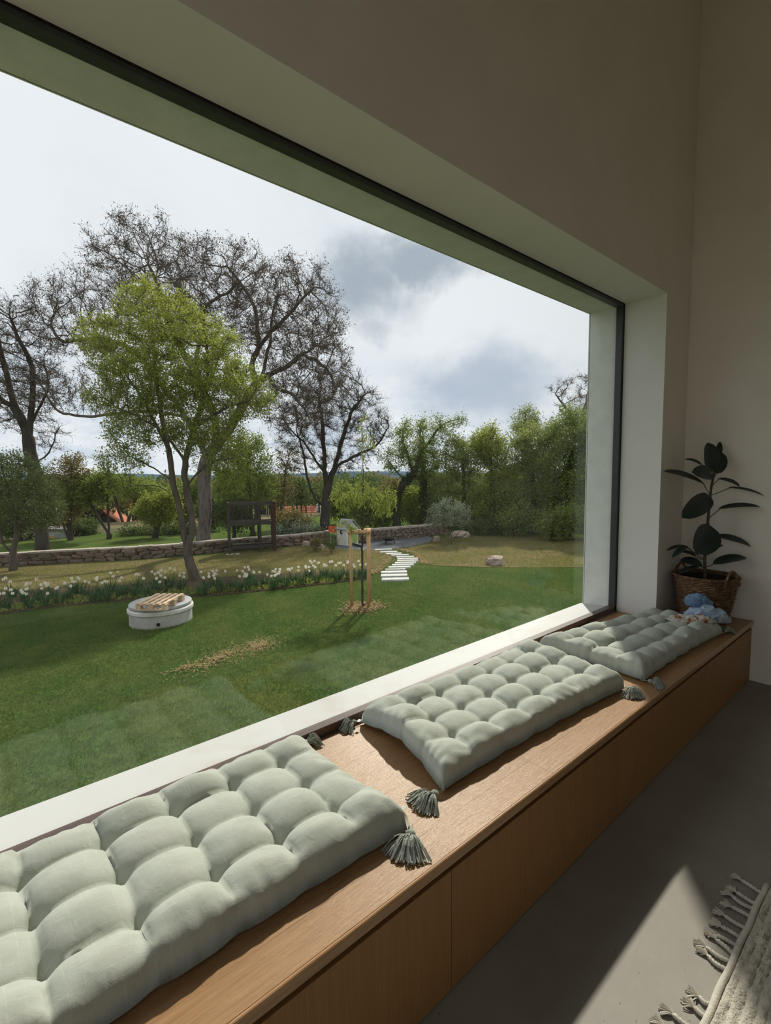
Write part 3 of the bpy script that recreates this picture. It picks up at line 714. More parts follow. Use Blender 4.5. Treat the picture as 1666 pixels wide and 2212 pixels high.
part(bk, 'lining', MB().lathe([(0.14, 0.004), (0.148, 0.006), (brad(1) - 0.012, Hb - 0.005), (brad(1) - 0.016, Hb - 0.005), (0.19, 0.25), (0.19, 0.24)], bc, 40), MT['wall_dark'])
part(bk, 'soil', MB().lathe([(0.0, 0.24), (0.19, 0.24), (0.19, 0.272), (0.10, 0.282), (0.001, 0.285)], bc, 30), MT['earth'])
vd = unit(bc[:2])                                              # seen direction from the camera
for s_, off_a in ((1, -2.05), (-1, -2.05 + math.pi)):
    a0 = math.atan2(vd[1], vd[0]) + math.pi + (0.95 if s_ == 1 else 0.95 + math.pi)
    h = MB()
    for st_ in range(3):
        tt = np.linspace(0, 1, 46); aa = a0 + (tt - 0.5) * 0.75; w = tt * 26 + st_ * 2.094
        rr = brad(1) + 0.008 + 0.006 * np.cos(w) - 0.015 * np.sin(np.pi * tt)
        z = Hb - 0.035 + 0.115 * np.sin(np.pi * tt) ** 0.75 + 0.006 * np.sin(w)
        h.tube(np.stack([rr * np.cos(aa), rr * np.sin(aa), z], -1) + bc, 0.0065, 6)
    part(bk, 'handle', h, MT['wicker'], smooth=True, label='braided wicker handle')

PD = proj_d = float((np.array([bc[0], bc[1], 1.2]) - EYE) @ FWD)
plant = thing('rubber_plant', 'dark leaved rubber plant standing in the wicker basket', 'plant', bc + [0, 0, 0.28])
stem_px = [(1524, 1262), (1523, 1200), (1530, 1120), (1536, 1060), (1543, 1020), (1548, 985)]
stp = smooth_path([at(u, v, PD) for u, v in stem_px], 5)
part(plant, 'stem', MB().tube(stp, np.linspace(0.012, 0.007, len(stp)), 8), MT['rubber_stem'], smooth=True)
cane = [at(u, v, PD + 0.015) for u, v in [(1520, 1262), (1530, 1110), (1544, 1000)]]
part(plant, 'support_cane', MB().tube(cane, 0.006, 6), MT['rubber_stem'], smooth=True, label='thin bamboo support cane')

def ficus_leaf(bpx, tpx, width, db, dt, face=0.6, stem_from=None, curl=0.12):
    """blade from base pixel to tip pixel with depths relative to the stem; width in metres; face: how far it turns to the viewer"""
    b_ = at(bpx[0], bpx[1], PD + db); t_ = at(tpx[0], tpx[1], PD + dt)
    for _ in range(40):                                        # keep the blade clear of the two walls
        if t_[1] > YB - 0.05 or (t_[1] > YJ - 0.02 and t_[0] < XW + 0.03): dt -= 0.015; t_ = at(tpx[0], tpx[1], PD + dt)
        if b_[1] > YB - 0.06: db -= 0.015; b_ = at(bpx[0], bpx[1], PD + db)
    ax = t_ - b_; L = np.linalg.norm(ax); ax = ax / L
    vn = -FWD * face + np.array([0, 0, 1.0]) * (1 - abs(face)); vn = vn - ax * (vn @ ax); vn = unit(vn)
    sd = np.cross(ax, vn)
    n, mth = 13, 7; V = []
    for i in range(n):
        s = i / (n - 1)
        wd = width * (np.clip(4 * s * (1 - s), 0, 1) ** 0.52) * (1 + 0.12 * (0.5 - s)) * 0.5 if i < n - 1 else 0.003
        if i == 0: wd = 0.004
        for j in range(mth):
            q = (j / (mth - 1)) * 2 - 1
            V.append(b_ + ax * L * s + sd * wd * q + vn * (abs(q) ** 1.3 * wd * 0.28 + curl * L * (s - s * s) - 0.02 * (s ** 3)))
    V = np.array(V); idx = np.arange(n * mth).reshape(n, mth)
    q = np.stack([idx[:-1, :-1], idx[1:, :-1], idx[1:, 1:], idx[:-1, 1:]], -1).reshape(-1, 4)
    lf = part(plant, 'leaf', MB().add(np.concatenate([V, V - vn * 0.0012]), np.concatenate([q, q[:, ::-1] + len(V)])), MT['rubber_leaf'], smooth=True)
    part(lf, 'midrib', MB().tube(V[3::7][:12] + vn * 0.0012, np.linspace(0.0022, 0.0007, 12), 4), MT['leaf_rib'], smooth=True)
    if stem_from is None:
        d2 = np.sum((stp - b_) ** 2, 1); i = max(0, int(np.argmin(d2)) - 2); sp_ = stp[i]
    else: sp_ = at(*stem_from, PD)
    part(lf, 'petiole', MB().tube(smooth_path([sp_, (sp_ + b_) / 2 - [0, 0, 0.006], b_ + ax * 0.01], 3), 0.003, 5), MT['rubber_stem'], smooth=True)

ficus_leaf((1536, 1018), (1533, 956), 0.13, -0.02, -0.05, 0.8)
ficus_leaf((1548, 998), (1557, 953), 0.05, 0.03, 0.06, 0.3)
ficus_leaf((1548, 1023), (1562, 976), 0.10, 0.0, 0.02, 0.7)
ficus_leaf((1518, 1006), (1484, 988), 0.055, 0.02, 0.05, 0.35)
ficus_leaf((1538, 1026), (1500, 1018), 0.12, -0.04, -0.11, 0.75)
ficus_leaf((1522, 1046), (1438, 1014), 0.085, -0.02, -0.10, 0.45)
ficus_leaf((1551, 1034), (1600, 1046), 0.065, -0.03, -0.14, 0.35)
ficus_leaf((1574, 1053), (1652, 1066), 0.05, -0.02, -0.12, 0.3)
ficus_leaf((1535, 1072), (1477, 1116), 0.15, -0.04, -0.16, 0.75)
ficus_leaf((1553, 1099), (1642, 1090), 0.08, 0.0, -0.06, 0.3)
ficus_leaf((1536, 1136), (1508, 1196), 0.215, -0.06, -0.12, 0.95, (1531, 1130))
ficus_leaf((1547, 1158), (1625, 1176), 0.085, -0.01, -0.06, 0.4)
ficus_leaf((1484, 1180), (1441, 1185), 0.055, 0.02, 0.05, 0.2, (1518, 1206))
ficus_leaf((1486, 1180), (1454, 1200), 0.05, -0.03, -0.09, 0.3, (1518, 1206))
ficus_leaf((1504, 1202), (1472, 1188), 0.06, 0.0, 0.03, 0.3, (1520, 1208))
ficus_leaf((1540, 1187), (1563, 1173), 0.045, 0.03, 0.08, 0.3, (1528, 1200))
ficus_leaf((1541, 1218), (1613, 1201), 0.095, 0.0, -0.05, 0.35, (1526, 1224))
ficus_leaf((1518, 1222), (1472, 1207), 0.085, -0.01, 0.02, 0.5, (1524, 1232))
ficus_leaf((1510, 1224), (1466, 1236), 0.05, -0.02, -0.04, 0.2, (1524, 1238))

# ------------------------------------------------------------------ clothes on the far cushion
def cloth_blob(c, size, rotz, seed, folds, amp, flat=0.0, squash=1.0):
    U, V = 120, 70
    a = np.linspace(0, 2 * np.pi, U, endpoint=False); b_ = np.linspace(-np.pi / 2, np.pi / 2, V)
    aa, bb = np.meshgrid(a, b_, indexing='ij')
    D = np.stack([np.cos(bb) * np.cos(aa), np.cos(bb) * np.sin(aa), np.sin(bb)], -1)
    n1 = vnoise(D * 0.45, seed, 3); n2 = vnoise(D * np.array([0.35, 1.1, 0.8]) * 0.42 + n1[..., None] * 0.2, seed + 1, 2)
    rid = 1 - np.abs(np.sin(n2 * folds)) ** 0.7
    rr = 1 + amp * (rid - 0.5) + 0.14 * n1
    P = D * rr[..., None] * np.array(size)
    P[..., 2] = np.where(P[..., 2] < 0, P[..., 2] * 0.25, P[..., 2])
    cs, sn = math.cos(rotz), math.sin(rotz)
    P = P @ np.array([[cs, sn, 0], [-sn, cs, 0], [0, 0, 1]])
    idx = np.arange(U * V).reshape(U, V); nx = np.roll(idx, -1, 0)
    q = np.stack([idx[:, :-1], nx[:, :-1], nx[:, 1:], idx[:, 1:]], -1).reshape(-1, 4)
    return MB().add((P + np.array(c)).reshape(-1, 3), q)
cloth_c = np.array([-1.20, 4.10, ZB])
solo('printed_cloth', cloth_blob((-1.20, 4.03, ZB + 0.100), (0.062, 0.165, 0.050), -0.92, 5, 5, 0.20), MT['print'], 'folded white cloth with brown and black print in front of the blue clothes', 'cloth', smooth=True)
solo('folded_shirt', cloth_blob((-1.165, 4.19, ZB + 0.105), (0.085, 0.145, 0.085), -0.85, 15, 5, 0.26), MT['pale_blue'], 'pale blue crumpled shirt lying under the darker blue bundle', 'clothing', smooth=True)
solo('rolled_garment', cloth_blob((-1.235, 4.235, ZB + 0.185), (0.075, 0.095, 0.072), -0.6, 27, 5, 0.26), MT['denim'], 'rolled blue garment on top of the clothes pile', 'clothing', smooth=True)
solo('grey_garment', cloth_blob((-1.065, 4.21, ZB + 0.095), (0.05, 0.065, 0.055), -0.5, 33, 5, 0.24), MT['grey_cloth'], 'grey white sleeve end at the right of the clothes pile', 'clothing', smooth=True)

# ------------------------------------------------------------------ rug
rug = thing('rug', 'ivory ribbed wool rug with ochre and indigo knots and braided fringe', 'rug', (0.2, 1.3, 0.0))
x0, x1, y0, y1 = -0.405, 0.795, 0.25, 2.40
nx, ny = 300, 170
gx = np.linspace(x0, x1, nx); gy = np.linspace(y0, y1, ny); XX, YY = np.meshgrid(gx, gy, indexing='ij')
wob = 0.004 * vnoise(np.stack([XX * 3, YY * 3], -1), 3, 3)
rib = np.abs(np.sin(np.pi * (XX - x0 + wob) / 0.030)) ** 0.5
ed = np.clip(np.minimum(np.minimum(XX - x0, x1 - XX), np.minimum(YY - y0, y1 - YY)) / 0.012, 0, 1)
ZZ = 0.003 + ed * (0.009 + 0.011 * rib + 0.002 * rng.normal(size=XX.shape) + 0.003 * vnoise(np.stack([XX * 14, YY * 14], -1), 4, 2))
V = np.stack([XX, YY, ZZ], -1).reshape(-1, 3); idx = np.arange(nx * ny).reshape(nx, ny)
q = np.stack([idx[:-1, :-1], idx[1:, :-1], idx[1:, 1:], idx[:-1, 1:]], -1).reshape(-1, 4)
mb = MB().add(V, q); mb.add([[x0, y0, 0.001], [x1, y0, 0.001], [x1, y1, 0.001], [x0, y1, 0.001]], [(3, 2, 1, 0)])
pile = part(rug, 'pile', mb, MT['rug'], smooth=True)
for v_ in (0,): pass
part(rug, 'selvage', MB().tube(np.stack([np.full(60, x0 - 0.006) + 0.002 * np.sin(np.arange(60)), np.linspace(y0, y1 + 0.004, 60), np.full(60, 0.011)], -1), 0.011, 7), MT['fringe'], smooth=True)
r_ = np.random.default_rng(5)
fy = [2.345, 2.265, 2.235, 2.185, 2.115, 2.055, 2.01, 1.965, 1.925, 1.885, 1.72, 1.665, 1.60, 1.54, 1.48, 1.42, 1.36, 1.30, 1.24, 1.18, 1.12, 1.06, 1.0]
for i, y in enumerate(fy):
    p0 = np.array([x0 - 0.012, y, 0.008]); ln = r_.uniform(0.055, 0.075)
    if 1.6 < y < 1.8: ln = 0.03
    dr = unit(np.array([-1, r_.uniform(-0.25, 0.35), 0])); sd = np.array([-dr[1], dr[0], 0])
    tt = np.linspace(0, 1, 18); cen = p0 + np.outer(tt * ln, dr) + np.outer(0.006 * np.sin(tt * 3) * r_.normal(), sd)
    mb = MB()
    for s_ in range(2):
        w = tt * 17 + s_ * np.pi
        mb.tube(cen + np.outer(np.cos(w) * 0.0038, sd) + np.outer(np.sin(w) * 0.0030, [0, 0, 1]), 0.0046, 6)
    br = part(rug, 'fringe_braid', mb, MT['fringe'], smooth=True)
    en = cen[-1]; ts = MB()
    for k in range(40):
        a = r_.normal(0, 0.38); dd = dr * math.cos(a) + sd * math.sin(a); L = r_.uniform(0.022, 0.042)
        e_ = en + dd * L; e_[2] = r_.uniform(0.002, 0.008)
        ts.tube(smooth_path([en + [0, 0, r_.uniform(-.003, .003)], (en + e_) / 2 + [0, 0, 0.004], e_], 2), 0.002, 3, cap=False)
    part(br, 'tassel_end', ts, MT['fringe'], kind='stuff')

# ================================================================== THE GARDEN
def px_poly(pts): return [tuple(gr(u, v)[:2]) for u, v in pts]

def inside(P, poly):
    x, y = P[:, 0], P[:, 1]; c = np.zeros(len(P), bool); n = len(poly)
    for i in range(n):
        x1, y1 = poly[i]; x2, y2 = poly[(i + 1) % n]
        cr = (y1 > y) != (y2 > y)
        c ^= cr & (x < (x2 - x1) * (y - y1) / (y2 - y1 + 1e-12) + x1)
    return c

# rolling valley floor, all around the house (cut out under the room)
def terrain_h(x, y):
    d = np.hypot(x + 6, y - 8)
    base = GA + GB * np.clip(x, -34, 0) - 0.06
    drop = np.clip(d - 36, 0, 160) + 0.45 * np.clip(d - 196, 0, 800); z = base - 0.085 * drop
    return z + np.clip((d - 60) / 200, 0, 1) * 2.2 * vnoise(np.stack([x, y], -1) / 400.0, 9, 3)
rad = np.concatenate([np.linspace(0, 40, 12), np.geomspace(46, 5200, 34)]); ang = np.linspace(0, 2 * np.pi, 145)[:-1]
RR, AA = np.meshgrid(rad, ang, indexing='ij'); tx = -6 + RR * np.cos(AA); ty = 8 + RR * np.sin(AA)
tz = terrain_h(tx, ty)
inhouse = (tx > XE - 1) & (tx < XR + 1.5) & (ty > YN - 1.5) & (ty < YB + 1.5)
tz = np.where((tx > XE - 3) & (tx < XR + 3) & (ty > YN - 3) & (ty < YB + 3), np.minimum(tz, -1.3), tz)
idx = np.arange(tx.size).reshape(tx.shape); nx_ = np.roll(idx, -1, 1)
q = np.stack([idx[:-1], idx[1:], nx_[1:], nx_[:-1]], -1).reshape(-1, 4)
solo('ground_valley', MB().add(np.stack([tx, ty, tz], -1).reshape(-1, 3), q), MT['terrain'], 'wide valley of fields and woods beyond the garden', kind='structure', smooth=True, origin=(0, 0, 0))
# far ridges, haze blue carried by their base colour
for k, (dist_, hgt, a0, a1, zb) in enumerate([(2600, 26, 1.85, 3.3, -48), (4300, 44, 1.7, 3.4, -52)]):
    a = np.linspace(a0, a1, 160); hh = hgt * (0.75 + 0.35 * vnoise(np.stack([a * 2.2, a * 0 + k], -1), 40 + k, 4))
    P0 = np.stack([dist_ * np.cos(a), dist_ * np.sin(a), np.full(160, zb)], -1)
    P1 = np.stack([(dist_ + 250) * np.cos(a), (dist_ + 250) * np.sin(a), zb + hh + 6], -1); P2 = np.stack([(dist_ + 700) * np.cos(a), (dist_ + 700) * np.sin(a), np.full(160, zb)], -1)
    i = np.arange(159); q = np.concatenate([np.stack([i + o, i + 1 + o, i + 161 + o, i + 160 + o], -1) for o in (0, 160)])
    solo('hill_ridge', MB().add(np.concatenate([P0, P1, P2]), q), MT['hill'], ['nearer wooded ridge in painted haze blue on the horizon', 'farther ridge in painted haze blue on the horizon'][k], kind='structure', smooth=True, origin=(0, 0, 0))

# garden surfaces
bed_front = [(-260, 1362), (-120, 1343), (0, 1329), (120, 1312), (250, 1301), (350, 1294), (450, 1289), (560, 1278), (640, 1270), (720, 1261), (790, 1250)]
bed_back = [(815, 1236), (780, 1232), (700, 1236), (620, 1240), (450, 1250), (250, 1266), (120, 1272), (0, 1278), (-120, 1286), (-260, 1298)]
BED = px_poly(bed_front + bed_back)
ML = px_poly([(-260, 1299), (-120, 1287), (0, 1279), (250, 1267), (450, 1251), (620, 1241), (700, 1237), (790, 1231), (825, 1224), (846, 1212), (846, 1203), (836, 1195), (812, 1189), (760, 1188), (728, 1187), (690, 1175), (640, 1180), (600, 1186), (420, 1203), (300, 1210), (130, 1218), (0, 1226), (-260, 1240)])
MR = px_poly([(858, 1186), (884, 1191), (905, 1202), (912, 1212), (920, 1219), (950, 1223), (1050, 1226), (1160, 1227), (1290, 1226), (1420, 1222), (1420, 1172), (1290, 1163), (1160, 1157), (1040, 1153), (985, 1158), (950, 1165), (930, 1172), (900, 1180)])
PATIO = px_poly([(724, 1186), (770, 1189), (815, 1189), (860, 1185), (900, 1179), (930, 1171), (934, 1164), (926, 1158), (860, 1163), (800, 1170), (745, 1177), (722, 1180)])
LAWN = [(-34, -14), (XE - 0.01, -14), (XE - 0.01, 34), (-34, 34)]

def surface(name, poly, mat, lift, label, thick=0.06):
    mb = MB().prism(poly, lambda x: gz(x) - thick, lambda x: gz(x) + lift)
    return solo(name, mb, mat, label, kind='structure', origin=(0, 0, 0))
surface('lawn', LAWN, MT['lawn'], 0.0, 'mown green lawn below the window')
surface('meadow_left', ML, MT['meadow'], 0.015, 'dry unmown grass between the daffodil bed and the stone wall')
surface('meadow_right', MR, MT['meadow'], 0.015, 'dry unmown grass right of the stepping path')
surface('flower_bed', BED, MT['soil'], 0.03, 'mulched soil of the daffodil bed')
surface('patio', PATIO, MT['gravel'], 0.02, 'round grey gravel patio by the stone wall')

def scatter(poly_test, n, region, seed):
    r = np.random.default_rng(seed); P = np.stack([r.uniform(region[0], region[1], n), r.uniform(region[2], region[3], n)], -1)
    return P[poly_test(P)]
def in_view(P, margin=60):
    Q = np.stack([P[:, 0], P[:, 1], gz(P[:, 0])], -1); u, v, d = project(Q)
    return (u > -margin) & (u < 1300 + margin) & (d > 0)
def blades(P, hmin, hmax, wmin, wmax, seed, tint, lean=0.5):
    r = np.random.default_rng(seed); n = len(P)
    a = r.uniform(0, 2 * np.pi, n); h = r.uniform(hmin, hmax, n); w = r.uniform(wmin, wmax, n)
    b = np.stack([P[:, 0], P[:, 1], gz(P[:, 0]) - 0.003], -1)
    sd = np.stack([np.cos(a), np.sin(a), np.zeros(n)], -1) * (w / 2)[:, None]
    l = r.normal(0, lean, (n, 2)) * h[:, None]
    tip = b + np.stack([l[:, 0], l[:, 1], h], -1)
    V = np.stack([b - sd, b + sd, tip], 1).reshape(-1, 3)
    Fs = np.arange(3 * n).reshape(n, 3)
    return MB().add(V, Fs, np.repeat(tint, 3))

notlawn = lambda P: ~(inside(P, ML) | inside(P, MR) | inside(P, PATIO) | inside(P, BED))
P = scatter(lambda P: in_view(P) & notlawn(P), 1050000, (-17, XE - 0.3, -0.5, 17), 1)
depth = (np.stack([P[:, 0], P[:, 1], gz(P[:, 0])], -1) - EYE) @ FWD
keep = np.random.default_rng(2).uniform(size=len(P)) < np.clip(1.25 - depth / 16, 0.25, 1); P = P[keep]
r_ = np.random.default_rng(3)
pat = vnoise(P / 1.6, 21, 3) * 0.5 + 0.5; pat2 = vnoise(P / 0.5, 22, 2) * 0.5 + 0.5
tint = np.clip(0.22 + 0.95 * (pat - 0.42) + 0.35 * (pat2 - 0.5) + r_.normal(0, 0.18, len(P)), 0, 1)
mb = blades(P, 0.025, 0.06, 0.004, 0.009, 4, tint, 0.7)
solo('lawn_grass', mb, MT['blade'], 'short green grass covering the lawn', 'grass', kind='stuff', tint=True, origin=(0, 0, 0))
P = scatter(lambda P: in_view(P) & (inside(P, ML) | inside(P, MR)), 330000, (-26, -5, -1, 24), 5)
pat = vnoise(P / 1.2, 31, 3) * 0.5 + 0.5
tint = np.clip(0.25 + 0.9 * (pat - 0.4) + np.random.default_rng(6).normal(0, 0.25, len(P)), 0, 1)
solo('meadow_grass', blades(P, 0.03, 0.085, 0.007, 0.016, 6, tint, 0.9), MT['dry_blade'], 'dry brownish grass of the unmown meadow', 'grass', kind='stuff', tint=True, origin=(0, 0, 0))
# worn patch in the lawn, straw strips along the path
def straw(P, seed, L=0.11, w=0.008, h=0.03):
    r = np.random.default_rng(seed); n = len(P); a = r.uniform(0, 2 * np.pi, n); l = r.uniform(0.4, 1, n) * L / 2
    c = np.stack([P[:, 0], P[:, 1], gz(P[:, 0]) + r.uniform(0.01, h, n)], -1)
    d = np.stack([np.cos(a), np.sin(a), r.normal(0, 0.18, n)], -1) * l[:, None]; s = np.stack([-np.sin(a), np.cos(a), np.zeros(n)], -1) * w / 2
    V = np.stack([c - d - s, c - d + s, c + d + s, c + d - s], 1).reshape(-1, 3)
    return MB().add(V, np.arange(4 * n).reshape(n, 4), np.repeat(r.uniform(0, 1, n), 4))
def disc_pts(c, rx, ry, n, seed, rot=0.0):
    r = np.random.default_rng(seed); a = r.uniform(0, 2 * np.pi, n); q_ = np.abs(r.normal(0, 0.5, n)) * (1 + 0.12 * np.sin(3 * a + 1))
    x = q_ * rx * np.cos(a); y = q_ * ry * np.sin(a)
    return np.stack([c[0] + x * math.cos(rot) - y * math.sin(rot), c[1] + x * math.sin(rot) + y * math.cos(rot)], -1)
pc = gr(500, 1412)
Pw = np.concatenate([disc_pts(gr(560, 1398), 0.4, 0.6, 520, 8, 0.6), disc_pts(gr(470, 1425), 0.35, 0.9, 520, 9, 0.5), disc_pts(gr(400, 1445), 0.2, 0.4, 150, 10)])
solo('worn_patch', straw(Pw, 11, 0.07, 0.008, 0.05), MT['straw'], 'worn dry straw patch in the middle of the lawn', 'straw', kind='stuff', tint=True, origin=(0, 0, 0))
def strip(pts, n, wd, seed):
    A = np.array([gr(u, v)[:2] for u, v in pts]); t = np.random.default_rng(seed).uniform(0, len(A) - 1.001, n); i = t.astype(int)
    return A[i] + (A[i + 1] - A[i]) * (t - i)[:, None] + np.random.default_rng(seed + 1).normal(0, wd, (n, 2))
solo('straw_edge', straw(strip([(858, 1187), (884, 1192), (905, 1203), (912, 1213), (920, 1219)], 900, 0.08, 41), 42, 0.12, 0.012, 0.05), MT['straw'], 'strip of cut straw along the right edge of the path', 'straw', kind='stuff', tint=True, origin=(0, 0, 0))
solo('straw_edge', straw(strip([(805, 1192), (835, 1197), (842, 1208), (826, 1222), (812, 1234), (800, 1240)], 1100, 0.10, 43), 44, 0.12, 0.012, 0.05), MT['straw'], 'strip of cut straw along the left edge of the path', 'straw', kind='stuff', tint=True, origin=(0, 0, 0))

# ------------------------------------------------------------------ stepping slabs
path = thing('garden_path', 'winding path of white stepping slabs in the lawn', None, (*gr(860, 1220)[:2], gz(-12)), kind='structure')
slabs = [(930, 1110, 634, 9), (985, 1170, 660, 11), (1050, 1215, 679, 11), (1105, 1290, 694, 11), (1160, 1345, 714, 13), (1168, 1385, 734, 14), (1165, 1390, 754, 14), (1143, 1368, 776, 15), (1113, 1343, 798, 16), (1075, 1310, 823, 17), (1040, 1255, 848, 12), (998, 1270, 876, 24), (995, 1275, 912, 27), (1003, 1292, 952, 26)]
for (a, b_, v, hpx) in slabs:
    pl = gr(620 + a * .2041, 1060 + (v + 3) * .2041); pr = gr(620 + b_ * .2041, 1060 + (v - 3) * .2041)
    pf = gr(620 + (a + b_) / 2 * .2041, 1060 + (v + hpx / 2) * .2041); pk = gr(620 + (a + b_) / 2 * .2041, 1060 + (v - hpx / 2) * .2041)
    dp = np.linalg.norm(pf - pk); c = (pl + pr) / 2
    ax = unit(pr - pl); ay = unit(np.cross([0, 0, 1], ax)); az = np.cross(ax, ay)
    part(path, 'slab', MB().box(c + [0, 0, 0.025], (np.linalg.norm(pr - pl), min(dp * 0.74, 0.36), 0.07), np.stack([ax, ay, az], 1), 0.008), MT['slab'])

# ------------------------------------------------------------------ concrete well with pallet
Rw = 0.58; wc = gr(350, 1358); wc = wc + unit((wc - EYE) * [1, 1, 0]) * Rw
wc = np.array([wc[0], wc[1], gz(wc[0])])
well = thing('concrete_well', 'round concrete well ring with a flat lid on the lawn', 'well', wc)
part(well, 'ring', MB().lathe([(Rw - 0.10, -0.05), (Rw, -0.05), (Rw, 0.245), (Rw - 0.03, 0.25), (Rw - 0.10, 0.25)], wc, 48), MT['concrete'])
part(well, 'collar', MB().lathe([(Rw - 0.06, 0.245), (Rw + 0.012, 0.25), (Rw + 0.03, 0.27), (Rw + 0.03, 0.32), (Rw + 0.012, 0.34), (Rw - 0.06, 0.345)], wc, 48), MT['pale_concrete'])
part(well, 'lid', MB().lathe([(Rw - 0.035, 0.34), (Rw - 0.035, 0.36), (Rw, 0.362), (Rw, 0.40), (Rw - 0.012, 0.41), (0.001, 0.415)], wc, 48), MT['lid'])
tocam = unit(EYE[:2] - wc[:2]); hd = np.array([tocam[0], tocam[1], 0])
hp = wc + hd * (Rw + 0.001) + np.array([-hd[1], hd[0], 0]) * -0.06 + [0, 0, 0.10]
hole = MB().lathe([(0.035, 0), (0.035, 0.006), (0.001, 0.006)], (0, 0, 0), 14); hole.v[0] = hole.v[0] @ np.stack([np.array([-hd[1], hd[0], 0]), np.array([0, 0, 1.0]), hd], 1).T + hp - hd * 0.003
part(well, 'drain_hole', hole, MT['black_gap'], label='small dark drain hole')
zl = wc[2] + 0.4155
pa = [onz(u, v, zl + 0.14) for u, v in [(292, 1303), (357, 1304), (392, 1281), (345, 1281)]]   # nl, nr, fr, fl
po = sum(pa) / 4; al = unit((pa[2] - pa[1]) + (pa[3] - pa[0])); al[2] = 0; al = unit(al); ac = np.array([al[1], -al[0], 0.0])
Lp, Wp = float(np.linalg.norm((pa[2] + pa[3] - pa[0] - pa[1]) / 2)), float(np.linalg.norm(pa[1] - pa[0]))
print('pallet', Lp, Wp)
pallet = thing('wooden_pallet', 'small pale wooden pallet lying on the well lid', 'pallet', (po[0], po[1], zl))
Rp = np.stack([al, -ac, np.array([0, 0, 1.0])], 1)
o3 = np.array([po[0], po[1], zl])
for k in range(5):
    part(pallet, 'top_board', MB().box(o3 + ac * (-Wp / 2 + 0.05 + k * (Wp - 0.10) / 4) + [0, 0, 0.128], (Lp, 0.062, 0.022), Rp, 0.002), MT['pallet'])
for s_ in (-1, 0, 1):
    part(pallet, 'cross_board', MB().box(o3 + al * s_ * (Lp / 2 - 0.06) + [0, 0, 0.106], (0.10, Wp, 0.022), Rp, 0.002), MT['pallet'])
    part(pallet, 'bottom_board', MB().box(o3 + al * s_ * (Lp / 2 - 0.06) + [0, 0, 0.011], (0.10, Wp, 0.02), Rp, 0.002), MT['pallet'])
    for c_ in (-1, 0, 1):
        part(pallet, 'block', MB().box(o3 + al * s_ * (Lp / 2 - 0.06) + ac * c_ * (Wp / 2 - 0.05) + [0, 0, 0.058], (0.10, 0.095, 0.074), Rp, 0.002), MT['pallet'])

# ------------------------------------------------------------------ stone walls
def rock_mesh(name, seed, mat, jag=0.18, boxy=0.55):
    r = np.random.default_rng(seed)
    bm_v = []; n, mth = 8, 5
    for j in range(mth):
        b_ = -np.pi / 2 + np.pi * (j + 0.5) / mth
        for i in range(n):
            a = 2 * np.pi * i / n; d = np.array([math.cos(b_) * math.cos(a), math.cos(b_) * math.sin(a), math.sin(b_)])
            d = np.sign(d) * np.abs(d) ** boxy; bm_v.append(d * (1 + r.uniform(-jag, jag)) * 0.5)
    bm_v += [[0, 0, -0.46], [0, 0, 0.46]]
    Fs = [(j * n + i, j * n + (i + 1) % n, (j + 1) * n + (i + 1) % n, (j + 1) * n + i) for j in range(mth - 1) for i in range(n)]
    Fs += [(n * mth, (i + 1) % n, i) for i in range(n)] + [(n * mth + 1, (mth - 1) * n + i, (mth - 1) * n + (i + 1) % n) for i in range(n)]
    return to_mesh(name, MB().add(bm_v, Fs), mat, np.zeros(3), False)
stone_meshes = [rock_mesh('stone', 100 + k, MT['stone'], 0.16, 0.5) for k in range(8)]
def stone_wall(name, label, pts, hgt, rows, lmin, lmax, seed, cap_h, cap_ov):
    r = np.random.default_rng(seed)
    A = np.array(pts); seg = np.linalg.norm(np.diff(A, axis=0), axis=1); cum = np.concatenate([[0], np.cumsum(seg)]); tot = cum[-1]
    def pos(s):
        i = min(np.searchsorted(cum, s, side='right') - 1, len(seg) - 1); t = (s - cum[i]) / seg[i]
        return A[i] + (A[i + 1] - A[i]) * t, unit(A[i + 1] - A[i])
    ws = thing(name, label, None, (*A[len(A) // 2], gz(A[len(A) // 2][0])), kind='structure')
    core = MB(); cap = MB(); th = 0.42
    for i in range(len(A) - 1):
        p, q_ = A[i], A[i + 1]; d = unit(q_ - p); nrm = np.array([-d[1], d[0]])
        for mbx, hw, z0, z1 in ((core, th / 2 - 0.05, -0.1, hgt), (cap, th / 2 + cap_ov, hgt - 0.01, hgt + cap_h)):
            k = max(2, int(seg[i] / 0.45))
            for j in range(k):
                s0, s1 = j / k, (j + 1) / k; a, b_ = p + (q_ - p) * s0, p + (q_ - p) * s1
                wz = r.uniform(-0.012, 0.012) if mbx is cap else 0
                C4 = [a - nrm * hw, b_ - nrm * hw, b_ + nrm * hw, a + nrm * hw]
                V = [[*c_, gz(c_[0]) + z0] for c_ in C4] + [[*c_, gz(c_[0]) + z1 + wz] for c_ in C4]
                mbx.add(V, [(3, 2, 1, 0), (4, 5, 6, 7), (0, 1, 5, 4), (2, 3, 7, 6), (1, 2, 6, 5), (3, 0, 4, 7)])
    part(ws, 'core', core, MT['mortar']); part(ws, 'coping', cap, MT['coping'])
    rh = hgt / rows
    for k in range(rows):
        s = r.uniform(0, 0.15)
        while s < tot - 0.05:
            L = r.uniform(lmin, lmax); c, d = pos(min(s + L / 2, tot - 0.01)); nrm = np.array([-d[1], d[0]])
            if nrm @ (EYE[:2] - c) < 0: nrm = -nrm
            hh = rh * r.uniform(0.85, 1.2); cc = c + nrm * (th / 2 - 0.07 + r.uniform(-0.01, 0.025))
            o = share(ws, 'stone', stone_meshes[r.integers(8)], (cc[0], cc[1], gz(cc[0]) + rh * (k + 0.5) + r.uniform(-0.02, 0.02)),
                      (r.normal(0, 0.1), r.normal(0, 0.14), math.atan2(d[1], d[0]) + r.normal(0, 0.08)), (L * 1.04, 0.2, hh * 1.06))
            s += L
    return ws
